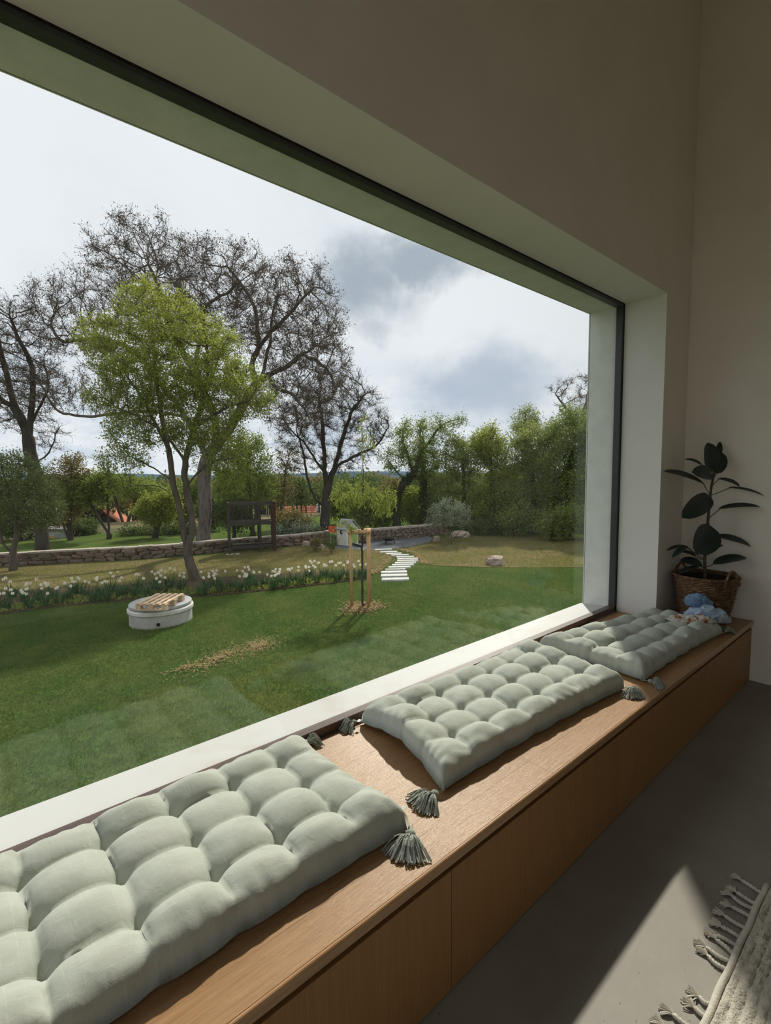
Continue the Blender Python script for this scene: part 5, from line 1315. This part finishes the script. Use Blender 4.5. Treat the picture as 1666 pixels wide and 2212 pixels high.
# --- hedge trees on the right
hedge = [(1000, 1158, 25.5, [(1000, 985, 46, 52), (968, 1055, 40, 48), (1028, 1075, 42, 45)], 'leaf_hedge', 'bushy green tree at the left end of the hedge', 11, 9500),
         (1062, 1156, 24.5, [(1058, 965, 44, 48), (1088, 1045, 48, 52), (1045, 1105, 36, 36)], 'leaf_spring', 'bushy yellow green tree in the middle of the hedge', 12, 10000),
         (1150, 1160, 23.5, [(1150, 975, 52, 62), (1185, 1060, 55, 36), (1110, 1070, 46, 30)], 'leaf_hedge', 'broad green tree with spreading branches in the hedge', 13, 12500),
         (1225, 1164, 22.0, [(1240, 945, 62, 60), (1255, 1040, 66, 42), (1195, 1005, 38, 34)], 'leaf_green', 'tall green tree at the right end of the hedge by the window jamb', 14, 14000),
         (1330, 1170, 22.0, [(1330, 970, 80, 90), (1320, 1080, 76, 60)], 'leaf_hedge', 'green tree half hidden behind the window jamb', 15, 8000)]
for (u, v, D, es, lm, lab, sd_, nl) in hedge:
    top = es[0]
    limbs = [px_limb([(u, v), (u + 3, v - 50), (u + 2, (v + top[1]) / 2), (top[0], top[1])], D)] + [px_limb([(u + 2, v - 30), ((u + e_[0]) / 2, (v + e_[1]) / 2 - 5), (e_[0], e_[1])], D + (-.5 if k else .5)) for k, e_ in enumerate(es[1:])]
    attr = cloud([(e_[0], e_[1], e_[2], e_[3], D, e_[2] * D / F * 0.9 + 0.3, int(e_[2] * e_[3] * 0.075)) for e_ in es], RG)
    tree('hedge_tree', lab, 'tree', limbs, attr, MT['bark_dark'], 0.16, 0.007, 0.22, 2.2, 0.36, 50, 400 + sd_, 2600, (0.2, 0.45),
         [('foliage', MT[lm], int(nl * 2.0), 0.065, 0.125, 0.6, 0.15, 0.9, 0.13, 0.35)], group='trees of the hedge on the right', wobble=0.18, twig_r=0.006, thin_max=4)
# bare crown above the hedge, right
D = 30.0
tree('bare_tree', 'bare tree rising above the hedge beside the window jamb', 'tree', [px_limb([(1270, 1160), (1265, 1050), (1262, 960), (1260, 900)], D), px_limb([(1262, 960), (1235, 900), (1200, 850)], D), px_limb([(1260, 900), (1275, 840), (1290, 800)], D)],
     cloud([(1260, 860, 65, 55, D, 2.0, 420), (1215, 840, 35, 25, D, 1.2, 80), (1290, 820, 40, 40, D, 1.5, 120)], RG), MT['bark_grey'], 0.2, 0.009, 0.25, 2.6, 0.4, 50, 320, 1800, (0.25, 0.5), [('catkins', MT['bud'], 1800, 0.05, 0.09, 0.4, 0.1, 0.9, 0.06, 0)], wobble=0.2, twig_r=0.0075, thin_max=3)
tree('slender_tree', 'slender leafy tree showing above the middle of the hedge', 'tree', [px_limb([(1135, 1150), (1132, 1000), (1135, 900), (1140, 885)], 29.0)], cloud([(1135, 915, 38, 32, 29, 1.2, 130)], RG), MT['bark_grey'], 0.14, 0.008, 0.25, 2.4, 0.4, 40, 321, 500, (0.2, 0.4), [('foliage', MT['leaf_hedge'], 3600, 0.07, 0.12, 0.6, 0.1, 0.9, 0.14, 0)], thin_max=3)

# --- trees and bushes beyond the wall (base px, distance, crown ellipses px, leaf, leaves, label)
back = [(150, 1185, 27, [(150, 1040, 45, 60), (130, 1100, 50, 45)], 'leaf_olive', 7000, 'brownish budding tree right of the dark trunk at the left', 'bark_dark', 0.16),
        (235, 1165, 27, [(185, 1062, 42, 34), (232, 1040, 34, 20)], 'leaf_green', 9000, 'round green tree in front of the left red roof', 'bark_dark', 0.12),
        (335, 1162, 27, [(338, 1105, 46, 30), (360, 1085, 30, 25)], 'leaf_yellow', 7500, 'low light green tree right of the left red roof', 'bark_dark', 0.14),
        (270, 1150, 40, [(300, 1055, 55, 22), (240, 1050, 60, 20)], 'leaf_green', 5000, 'far green tree behind the left red roof', 'bark_dark', 0.2),
        (395, 1160, 32, [(390, 1090, 40, 45), (420, 1060, 35, 35)], 'leaf_green', 6000, 'green tree behind the forked trunk', 'bark_dark', 0.16),
        (545, 1160, 26, [(535, 990, 50, 60), (560, 1050, 45, 50), (500, 1050, 40, 50)], 'leaf_green', 9500, 'green tree rising behind the play tower', 'bark_brown', 0.13),
        (505, 1165, 25, [(505, 1110, 45, 35)], 'leaf_dark', 4500, 'dark green bush behind the platform of the play tower', 'bark_dark', 0.08),
        (600, 1158, 30, [(600, 1060, 40, 55), (620, 1000, 30, 40)], 'leaf_olive', 1800, 'thin budding tree right of the play tower', 'bark_brown', 0.10),
        (625, 1160, 26, [(630, 1130, 45, 22)], 'leaf_olive', 4200, 'low olive bush below the middle red roof', 'bark_brown', 0.05),
        (640, 1168, 25, [(640, 1150, 55, 14)], 'leaf_silver', 3600, 'low grey green bush along the top of the wall', 'bark_brown', 0.04),
        (735, 1150, 32, [(740, 1090, 40, 45)], 'leaf_green', 6500, 'green bush right of the dark split trunk', 'bark_dark', 0.1),
        (800, 1150, 27, [(790, 1100, 40, 35), (825, 1120, 30, 28)], 'leaf_green', 7000, 'green bush behind the playhouse roof', 'bark_dark', 0.08),
        (890, 1145, 28, [(885, 1090, 35, 45), (900, 1120, 30, 25)], 'leaf_spring', 6500, 'light green bush between the two ivy trunks', 'bark_dark', 0.08),
        (950, 1150, 27, [(945, 1080, 30, 50)], 'leaf_hedge', 5000, 'green bush filling the gap left of the hedge', 'bark_dark', 0.1),
        (50, 1190, 28, [(35, 1130, 55, 35)], 'leaf_dark', 6000, 'dark green thicket behind the apple tree', 'bark_dark', 0.1),
        (440, 1165, 30, [(455, 1110, 30, 40)], 'leaf_dark', 3500, 'dark bush right of the walnut trunk', 'bark_dark', 0.1),
        (190, 1172, 30, [(180, 1145, 35, 18)], 'leaf_dark', 4000, 'dark low bush under the left red roof', 'bark_dark', 0.06),
        (380, 1168, 29, [(375, 1150, 60, 14), (300, 1155, 40, 12)], 'leaf_dark', 4500, 'dark low hedge beyond the wall left of the forked trunk', 'bark_dark', 0.05),
        (1010, 1150, 28.5, [(1010, 1090, 60, 55), (960, 1100, 45, 45)], 'leaf_dark', 9000, 'dark thicket behind the left end of the hedge', 'bark_dark', 0.1),
        (1120, 1150, 27.5, [(1110, 1080, 65, 65), (1160, 1100, 50, 50)], 'leaf_dark', 11000, 'dark thicket behind the middle of the hedge', 'bark_dark', 0.1),
        (1240, 1155, 26.0, [(1230, 1085, 70, 65), (1290, 1070, 60, 80)], 'leaf_dark', 11000, 'dark thicket behind the right end of the hedge', 'bark_dark', 0.1),
        (1070, 1163, 23.6, [(1065, 1140, 55, 16)], 'leaf_dark', 3500, 'low dark undergrowth at the foot of the hedge', 'bark_dark', 0.04),
        (1110, 1162, 22.5, [(1120, 1120, 50, 25)], 'leaf_hedge', 3500, 'low green bush under the broad hedge tree', 'bark_dark', 0.05),
        (1190, 1168, 20.5, [(1200, 1130, 40, 24), (1240, 1120, 40, 30)], 'leaf_green', 5500, 'low bush with bright leaves under the right hedge tree', 'bark_dark', 0.06)]
for k, (u, v, D, es, lm, nl, lab, bk_, rb_) in enumerate(back):
    limbs = [px_limb([(u, v), (u + 2, v - 8), ((u + es[0][0]) / 2, (v + es[0][1]) / 2), (es[0][0], es[0][1])], D)]
    for e_ in es[1:]: limbs.append(px_limb([(u + 1, v - 6), ((u + e_[0]) / 2, (v + e_[1]) / 2), (e_[0], e_[1])], D))
    attr = cloud([(e_[0], e_[1], e_[2], e_[3], D, e_[2] * D / F * 0.85, max(60, int(e_[2] * e_[3] * 0.09))) for e_ in es], RG)
    ht = es[0][1] < v - 60
    tree('tree' if ht else 'bush', lab, 'tree' if ht else 'bush', limbs, attr, MT[bk_], rb_, 0.007, 0.22 * D / 26, 2.4, 0.36, 40, 500 + k, 900, (0.2, 0.42),
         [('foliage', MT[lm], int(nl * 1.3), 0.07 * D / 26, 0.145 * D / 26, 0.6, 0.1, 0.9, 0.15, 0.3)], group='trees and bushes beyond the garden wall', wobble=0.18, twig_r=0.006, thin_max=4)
# wooded slope farther down the valley: too many far crowns to count
pro = []
for k in range(4):
    r = np.random.default_rng(600 + k)
    A = unit(r.normal(size=(160, 3))) * (r.uniform(0.2, 1, 160) ** (1 / 3))[:, None] * [2.6, 2.6, 3.2] + [0, 0, 5.0]
    pos, par = grow([np.array([[0, 0, -1.5], [0, 0, 1.5], [0.1, 0, 4.5]])], A, 0.6, 4, 0.8, 30, r)
    mb, rad_, tips_, dirs_ = tree_mesh(pos, par, 0.22, 0.03)
    s = r.choice(np.where(tips_ <= 4)[0], 380); lf = leaves(pos[s] + r.normal(0, 0.35, (380, 3)), dirs_[s], 0.45, 0.9, 0.75, r)
    mb = MB().tube([[0, 0, -1.5], [0.05, 0, 1.0], [0.1, 0, 3.0], [0.15, 0.1, 5.5]], [0.24, 0.2, 0.14, 0.04], 5, cap=False)
    for kk in range(5): mb.tube([[0.08, 0, 1.6 + kk * 0.5], [math.cos(kk * 2.4) * 1.6, math.sin(kk * 2.4) * 1.6, 3.6 + kk * 0.55]], [0.08, 0.02], 3, cap=False)
    pro.append((mb, lf))
r = np.random.default_rng(66); wood = [MB() for _ in range(4)]
for k in range(300):
    u = r.uniform(-80, 1120); D = 44 + 90 * r.uniform() ** 1.3; p = at(u, 1040, D); z = float(terrain_h(np.array(p[0]), np.array(p[1]))); j = int(r.integers(4))
    sc2 = min(r.uniform(0.8, 1.4), max(0.4, (1.0 - z + r.uniform(-1.5, 0.6)) / 8.4)); a = r.uniform(0, 6.28); Rz = np.array([[math.cos(a), -math.sin(a), 0], [math.sin(a), math.cos(a), 0], [0, 0, 1]]) * sc2
    for src, dst in ((pro[j][0], wood[3]), (pro[j][1], wood[j % 3])):
        V = np.concatenate(src.v) @ Rz.T + np.array([p[0], p[1], z]); o0_ = dst.n; dst.v.append(V); dst.n += len(V); dst.tint.append(np.concatenate(src.tint))
        for Fs, o_ in src.f: dst.f.append((Fs, o_ + o0_))
fw_ = thing('distant_woodland', 'distant mixed woodland filling the valley beyond the garden', 'woodland', (wood[3].v[0][0][0], wood[3].v[0][0][1], wood[3].v[0][:, 2].min()), kind='stuff')
for j in range(3): part(fw_, 'foliage', wood[j], [MT['leaf_dark'], MT['leaf_olive'], MT['leaf_dark']][j], tint=True, kind='stuff')
part(fw_, 'trunks', wood[3], MT['bark_dark'], kind='stuff')

# --- shrubs inside the garden
D = 20.8; b_ = gr(976, 1176); D = float((b_ - EYE) @ FWD)
tree('silver_shrub', 'many stemmed silver leaved shrub at the end of the patio', 'shrub', [px_limb([(976, 1177), (976, 1160), (985, 1120), (990, 1100)], D), px_limb([(976, 1172), (960, 1140), (945, 1115)], D), px_limb([(976, 1170), (970, 1130), (965, 1095)], D), px_limb([(976, 1172), (995, 1145), (1008, 1120)], D), px_limb([(976, 1174), (950, 1150), (932, 1130)], D)],
     cloud([(970, 1108, 48, 32, D, 0.85, 260), (1000, 1120, 22, 25, D, .5, 60), (940, 1125, 22, 18, D, .5, 50)], RG), MT['bark_brown'], 0.035, 0.004, 0.10, 1.2, 0.16, 40, 330, 900, (0.08, 0.2), [('foliage', MT['leaf_silver'], 6000, 0.045, 0.085, 0.5, 0, 0.9, 0.05, 0)], thin_max=3, twig_r=0.003)
for (u, v, w_, h_, lm, lab, sd_) in [(682, 1192, 15, 17, 'leaf_olive', 'small brownish shrub on the dry grass left of the playhouse', 331), (716, 1195, 15, 24, 'leaf_dark', 'small dark green shrub in front of the playhouse', 332)]:
    D = float((gr(u, v) - EYE) @ FWD)
    tree('small_shrub', lab, 'shrub', [px_limb([(u, v + 1), (u, v - 6), (u + 1, v - h_)], D), px_limb([(u, v - 1), (u - 8, v - h_ * .7)], D), px_limb([(u, v - 1), (u + 8, v - h_ * .7)], D)], cloud([(u, v - h_, w_, h_ * 0.7, D, 0.3, 90)], RG), MT['bark_brown'], 0.02, 0.003, 0.06, 0.8, 0.10, 30, sd_, 300, (0.06, 0.14), [('foliage', MT[lm], 1500, 0.03, 0.055, 0.55, 0, 0.9, 0.04, 0)], thin_max=3, twig_r=0.0025)

# --- staked sapling
sb = gr(783, 1313); D = float((sb - EYE) @ FWD)
limbs = [px_limb([(783, 1314), (783, 1240), (783, 1170), (784, 1140)], D), px_limb([(784, 1140), (785, 1060), (784, 980), (782, 900)], D), px_limb([(784, 1145), (765, 1110), (745, 1075), (735, 1065)], D), px_limb([(784, 1142), (805, 1110), (830, 1078), (842, 1070)], D), px_limb([(785, 1130), (800, 1080), (815, 1060)], D - .2), px_limb([(784, 1130), (772, 1090), (765, 1060)], D + .2),
         px_limb([(783, 1160), (750, 1135), (728, 1125)], D - .1), px_limb([(784, 1000), (795, 960), (800, 935)], D)]
attr = cloud([(740, 1075, 24, 26, D, .35, 50), (832, 1085, 26, 36, D, .4, 80), (785, 1070, 30, 28, D, .35, 60), (724, 1124, 9, 8, D, .2, 12), (800, 950, 14, 26, D, .2, 22), (784, 1010, 8, 40, D, .15, 16)], RG)
tree('staked_sapling', 'young sapling with drooping light green leaves tied between stakes', 'tree', limbs, attr, MT['bark_dark'], 0.026, 0.0032, 0.07, 0.7, 0.11, 40, 340, 420, (0.06, 0.14), [('foliage', MT['leaf_yellow'], 1500, 0.07, 0.13, 0.26, 1.1, 0.55, 0.03, 0.2)], thin_max=3, twig_r=0.0025)
zt_ = lambda v: at(783, v, D)
stf = thing('tree_stakes', 'wooden stakes with crossbars and black straps around the sapling', 'tree stakes', (sb[0], sb[1], gz(sb[0])))
tops = {}
for (u0, v0, u1, v1, nm) in [(759, 1150, 760, 1311, 'a'), (795, 1150, 800, 1312, 'b'), (797, 1148, 799, 1300, 'c')]:
    dd = D if nm != 'c' else D + 0.62
    if nm == 'c': p0, p1 = at(798, 1149, dd), gr(799, 1300)
    else: p0, p1 = at(u0, v0, D - (0.10 if nm == 'a' else 0.12)), None
    if nm == 'a': p1 = gr(760, 1312)
    if nm == 'b': p1 = gr(797, 1314)
    p0 = np.array([p1[0], p1[1], p1[2] + 1.60]); tops[nm] = p0
    part(stf, 'stake', MB().tube([p1 - [0, 0, .05], p0], 0.034, 10), MT['stake'], smooth=True)
for a_, b2 in (('a', 'b'), ('b', 'c'), ('a', 'c')):
    p, q_ = tops[a_] - [0, 0, 0.03], tops[b2] - [0, 0, 0.03]; d = unit(q_ - p)
    part(stf, 'crossbar', MB().tube([p - d * 0.06 + [0, 0, 0.05], q_ + d * 0.06 + [0, 0, 0.05]], 0.037, 10), MT['stake'], smooth=True)
tk = np.array([sb[0], sb[1], 0])
for nm in 'ab':
    p = tops[nm] - [0, 0, 0.22 if nm == 'a' else 0.2]; q_ = np.array([sb[0], sb[1], p[2] - (0.06 if nm == 'a' else 0)])
    part(stf, 'strap', MB().bar(p, q_, 0.012, 0.05), MT['rubber_band'], label='black tree strap')
Pm = disc_pts(sb, 0.5, 0.55, 1500, 71, 0.5)
solo('straw_mulch', straw(Pm, 72, 0.10, 0.012, 0.05), MT['straw'], 'ring of straw mulch around the sapling', 'mulch', kind='stuff', tint=True, origin=(sb[0], sb[1], gz(sb[0])))
solo('mulch_bed', MB().prism([(sb[0] + 0.40 * math.cos(a), sb[1] + 0.46 * math.sin(a)) for a in np.linspace(0, 6.283, 25)[:-1]], lambda x: gz(x) - 0.02, lambda x: gz(x) + 0.012), MT['soil'], 'round bare soil patch under the sapling mulch', kind='structure')

# ------------------------------------------------------------------ daffodils
def flower_mesh(seed):
    r = np.random.default_rng(seed); mb = MB()
    for k in range(6):
        a = k * np.pi / 3 + r.normal(0, 0.08); d = np.array([math.cos(a), math.sin(a), 0.12]); s = np.array([-math.sin(a), math.cos(a), 0]) * 0.014
        mb.add([[0, 0, 0], d * 0.022 + s, d * 0.042, d * 0.022 - s], [(0, 1, 2), (0, 2, 3)], r.uniform(0, 1))
    mb.lathe([(0.006, 0), (0.010, 0.010), (0.012, 0.012), (0.008, 0.011)], (0, 0, 0.001), 8)
    me = to_mesh('flower', mb, [MT['petal'], MT['corona']], np.zeros(3), False, True)
    for p in me.polygons: p.material_index = 1 if p.index >= 12 else 0
    return me
flowers = [flower_mesh(k) for k in range(3)]
spots_all = [(-12, 1300, 6), (14, 1316, 7), (26, 1290, 5), (52, 1300, 6), (64, 1312, 5), (84, 1296, 3), (98, 1308, 2), (116, 1292, 4), (128, 1304, 2), (146, 1296, 5), (160, 1282, 3), (172, 1282, 2), (190, 1290, 3), (205, 1300, 0), (216, 1290, 6), (228, 1298, 1), (240, 1279, 4), (262, 1290, 0), (272, 1284, 3), (292, 1290, 0), (300, 1276, 3), (322, 1288, 1), (336, 1272, 9), (352, 1280, 4), (368, 1268, 4), (392, 1275, 6), (438, 1284, 3), (448, 1272, 5), (468, 1268, 4), (478, 1278, 3), (500, 1270, 2), (522, 1275, 5), (540, 1262, 7), (548, 1270, 3), (572, 1264, 2), (592, 1272, 4), (604, 1260, 7), (618, 1266, 3), (634, 1258, 6), (652, 1262, 2), (668, 1248, 6), (684, 1256, 4), (700, 1246, 5), (712, 1250, 3), (730, 1254, 1), (746, 1246, 6), (758, 1250, 4), (772, 1244, 2), (788, 1246, 1)]
spots = [(u, v, max(1, int(n_ * 0.75 + 0.5)) if n_ else 0) for u, v, n_ in spots_all]
r = np.random.default_rng(88)
ones = ['first', 'second', 'third', 'fourth', 'fifth', 'sixth', 'seventh', 'eighth', 'ninth', 'tenth', 'eleventh', 'twelfth', 'thirteenth', 'fourteenth', 'fifteenth', 'sixteenth', 'seventeenth', 'eighteenth', 'nineteenth']
ordw = ones + ['twentieth'] + ['twenty ' + w for w in ones[:9]] + ['thirtieth'] + ['thirty ' + w for w in ones[:9]]
rowof = lambda u, v: 'back' if v < np.interp(u, [0, 250, 450, 620, 790], [1304, 1283, 1271, 1258, 1247]) else 'front'
for k, (u, v, nf) in enumerate(spots):
    c = gr(u, v + 3); c[2] = gz(c[0]) + 0.03
    row = rowof(u, v); rank = sum(1 for q3 in spots if rowof(q3[0], q3[1]) == row and q3[0] < u)
    fl_ = 'without flowers' if nf == 0 else 'with a single white flower' if nf == 1 else 'with %s white flowers' % ('two', 'three', 'four', 'five', 'six', 'seven', 'eight', 'nine')[nf - 2]
    lab = 'daffodil clump %s, %s from left in the %s row' % (fl_, ordw[rank], row)
    cl = thing('daffodil_clump', lab, 'daffodils', c, 'daffodil clumps in the flower bed')
    n = int(r.integers(34, 50)); mb = MB(); hgt = r.uniform(0.30, 0.40)
    a = r.uniform(0, 6.28, n); rr = np.sqrt(r.uniform(0, 1, n)) * 0.11; ln = hgt * r.uniform(0.65, 1.1, n); le = r.uniform(0.15, 0.75, n)
    for i in range(n):
        b0 = c + [rr[i] * math.cos(a[i]), rr[i] * math.sin(a[i]), -0.02]; d = np.array([math.cos(a[i]), math.sin(a[i]), 0]); s = np.array([-d[1], d[0], 0]) * 0.0085
        m_ = b0 + d * ln[i] * le[i] * 0.35 + [0, 0, ln[i] * 0.6]; e_ = b0 + d * ln[i] * le[i] + [0, 0, ln[i] * (1 - 0.35 * le[i])]
        mb.add([b0 - s, b0 + s, m_ + s, m_ - s, e_ + s * 0.3, e_ - s * 0.3], [(0, 1, 2, 3), (3, 2, 4, 5)], r.uniform(0, 1))
    part(cl, 'leaves', mb, MT['strap'], tint=True, kind='stuff')
    for j in range(nf):
        ang = r.uniform(0, 6.28); q_ = r.uniform(0.03, 0.22); hh = hgt * r.uniform(0.9, 1.35)
        tipp = c + [q_ * math.cos(ang), q_ * math.sin(ang), hh]
        fdir = unit(np.array([EYE[0] - c[0], EYE[1] - c[1], 0]) + r.normal(0, 4.5, 3) * [1, 1, 0.4]); eul = Vector(fdir).to_track_quat('Z', 'Y').to_euler()
        fo = share(cl, 'flower', flowers[int(r.integers(3))], tipp + fdir * 0.012, tuple(eul), (1.05,) * 3)
        part(cl, 'flower_stem', MB().tube(smooth_path([c + [q_ * .3 * math.cos(ang), q_ * .3 * math.sin(ang), 0], c + [q_ * .7 * math.cos(ang), q_ * .7 * math.sin(ang), hh * .6], tipp], 3), 0.004, 4, tint=0.6), MT['strap'], tint=True)
# low leafy ground cover between the clumps
Pg = np.concatenate([strip([(u, v - 10) for u, v in bed_front], 3200, 0.22, 91), strip([(u, v - 4) for u, v in bed_front], 1500, 0.10, 92)])
Pg = Pg[inside(Pg, BED)]; Pg3 = np.stack([Pg[:, 0], Pg[:, 1], gz(Pg[:, 0]) + 0.04], -1)
solo('ground_cover', leaves(Pg3, np.tile([0, 0, 1.0], (len(Pg3), 1)), 0.05, 0.13, 0.35, np.random.default_rng(93), 0.0, 0.7), MT['leaf_green'], 'low leafy weeds and litter between the daffodils', 'weeds', kind='stuff', tint=True, origin=(0, 0, 0))
Pg = strip([(u, v - 8) for u, v in bed_front], 5000, 0.25, 95); Pg = Pg[inside(Pg, BED)]
solo('leaf_litter', straw(Pg, 96, 0.07, 0.025, 0.07), MT['bud'], 'brown leaf litter on the daffodil bed', 'litter', kind='stuff', tint=True, origin=(0, 0, 0))

# ================================================================== BUILDINGS BEYOND
def house(name, label, c, ridge_dir, L, Wd, hw, hr, wall_m, roof_m, over=0.35, windows=0, courses=0):
    """gabled house: c base centre, ridge along ridge_dir"""
    e = unit(np.array([ridge_dir[0], ridge_dir[1], 0.0])); n_ = np.array([-e[1], e[0], 0]); c = np.array(c, float); Z = np.array([0, 0, 1.0])
    t = thing(name, label, 'building', c)
    V = [c + e * a * L / 2 + n_ * b_ * Wd / 2 + Z * z for a in (-1, 1) for b_, z in ((-1, -2.0), (1, -2.0), (1, hw), (0, hw + hr), (-1, hw))]
    part(t, 'walls', MB().add(V, [(0, 1, 2, 3, 4), (9, 8, 7, 6, 5), (0, 4, 9, 5), (1, 6, 7, 2)]), wall_m)
    for s_ in (-1, 1):
        d = unit(n_ * s_ * Wd / 2 - Z * hr); k = max(courses, 1); full = math.hypot(Wd / 2, hr) + over; nr = unit(np.cross(e, d)); nr = nr if nr[2] > 0 else -nr
        rf = None
        for j in range(k):
            p0 = c + Z * (hw + hr + 0.12) + d * full * j / k; p1 = c + Z * (hw + hr + 0.12) + d * full * (j + 1) / k + nr * 0.05
            V = [q_ + e * a * (L / 2 + over) - nr * th for q_ in (p0, p1) for a in (-1, 1) for th in (0, 0.12)]
            mb = MB().add(V, [(0, 2, 6, 4), (1, 5, 7, 3), (0, 4, 5, 1), (2, 3, 7, 6), (0, 1, 3, 2), (4, 6, 7, 5)])
            if rf is None: rf = part(t, 'roof_slope', mb, roof_m)
            else: part(rf, 'tile_course', mb, roof_m)
    for j in range(windows):
        q_ = c + n_ * (-Wd / 2 - 0.02) + e * (-L / 2 + (j + 0.5) * L / windows) + Z * hw * 0.55
        if q_ @ FWD > (c @ FWD): q_ = q_ + n_ * (Wd + 0.04)
        f_ = part(t, 'window', MB().box(q_, (0.8, 0.06, 1.0), np.stack([e, n_, Z], 1)), MT['wall_white']); part(f_, 'pane', MB().box(q_ - n_ * 0.035 * np.sign(n_ @ (q_ - c) * -1), (0.66, 0.05, 0.86), np.stack([e, n_, Z], 1)), MT['glass_dark'])
    return t
hr_ = unit(RIGHT * [1, 1, 0]); hf = unit(FWD * [1, 1, 0])
# left barn: gable towards us, right roof slope seen edge on
c = at(206, 1081, 48); house('barn', 'dark barn with a steep red tiled roof among the trees at the left', (c[0], c[1], c[2] - 3.5), unit((c - EYE) * [1, 1, 0]) + hr_ * 0.12, 6.5, 7.0, 0.5, 2.9, MT['wall_dark'], MT['roof_red'], 0.5, 0, 8)
c = at(640, 1135, 62); house('house', 'house with a broad red tiled roof behind the middle of the wall', (c[0], c[1], c[2] - 0.3), hr_ + hf * 0.15, 4.4, 5.0, 1.0, 1.6, MT['wall_white'], MT['roof_red'], 0.3, 2, 7)
c = at(677, 1125, 70); house('house', 'small white house with a grey roof right of the middle red roof', (c[0], c[1], c[2] - 0.5), hr_ * 0.3 + hf, 4.0, 2.6, 1.6, 1.2, MT['wall_white'], MT['roof_grey'], 0.25, 1, 4)
c = at(812, 1075, 85); house('house', 'house with a pale brown roof in the valley above the sapling', (c[0], c[1], c[2] - 0.2), hr_ + hf * 0.5, 3.4, 4.0, 0.6, 1.6, MT['wall_tan'], MT['roof_brown'], 0.2, 1, 4)
c = at(1175, 1108, 36); house('house', 'tan gabled house end showing through the hedge', (c[0], c[1], c[2] - 0.1), hf, 5.0, 1.5, 0.35, 0.62, MT['wall_tan'], MT['roof_brown'], 0.12, 0, 3)
c = at(1290, 1120, 27); house('shed', 'grey roofed shed beside the window jamb behind the hedge', (c[0], c[1], c[2] - 1.0), hf + hr_ * 0.3, 3.5, 2.4, 3.0, 0.55, MT['wall_dark'], MT['roof_grey'], 0.3, 0, 4)
# yellow hut with a pipe rail at the left
c = at(122, 1182, 29); R3 = np.stack([hr_, hf, np.array([0, 0, 1.0])], 1)
hut = thing('garden_hut', 'small yellow garden hut with a flat grey roof behind the wall', 'hut', c)
part(hut, 'walls', MB().box(c + [0, 0, 0.5], (1.3, 1.2, 1.1), R3), MT['wall_white']); part(hut, 'panel', MB().box(c - hf * 0.615 + [0, 0, 0.35], (0.75, 0.05, 0.75), R3), MT['yellow'], label='yellow board panel')
part(hut, 'door', MB().box(c - hf * 0.615 + hr_ * 0.5 + [0, 0, 0.4], (0.3, 0.05, 0.85), R3), MT['galv']); part(hut, 'roof', MB().box(c + [0, 0, 1.1], (1.7, 1.6, 0.10), R3), MT['roof_grey'])
rl = thing('pipe_rail', 'thin grey pipe rail right of the yellow hut', 'rail', at(172, 1182, 29))
p0, p1 = at(156, 1160, 29), at(189, 1160, 29)
part(rl, 'top_rail', MB().tube([p0, p1], 0.03, 6), MT['galv'])
for p in (p0, p1): part(rl, 'post', MB().tube([p - [0, 0, 0.7], p], 0.03, 6), MT['galv'])
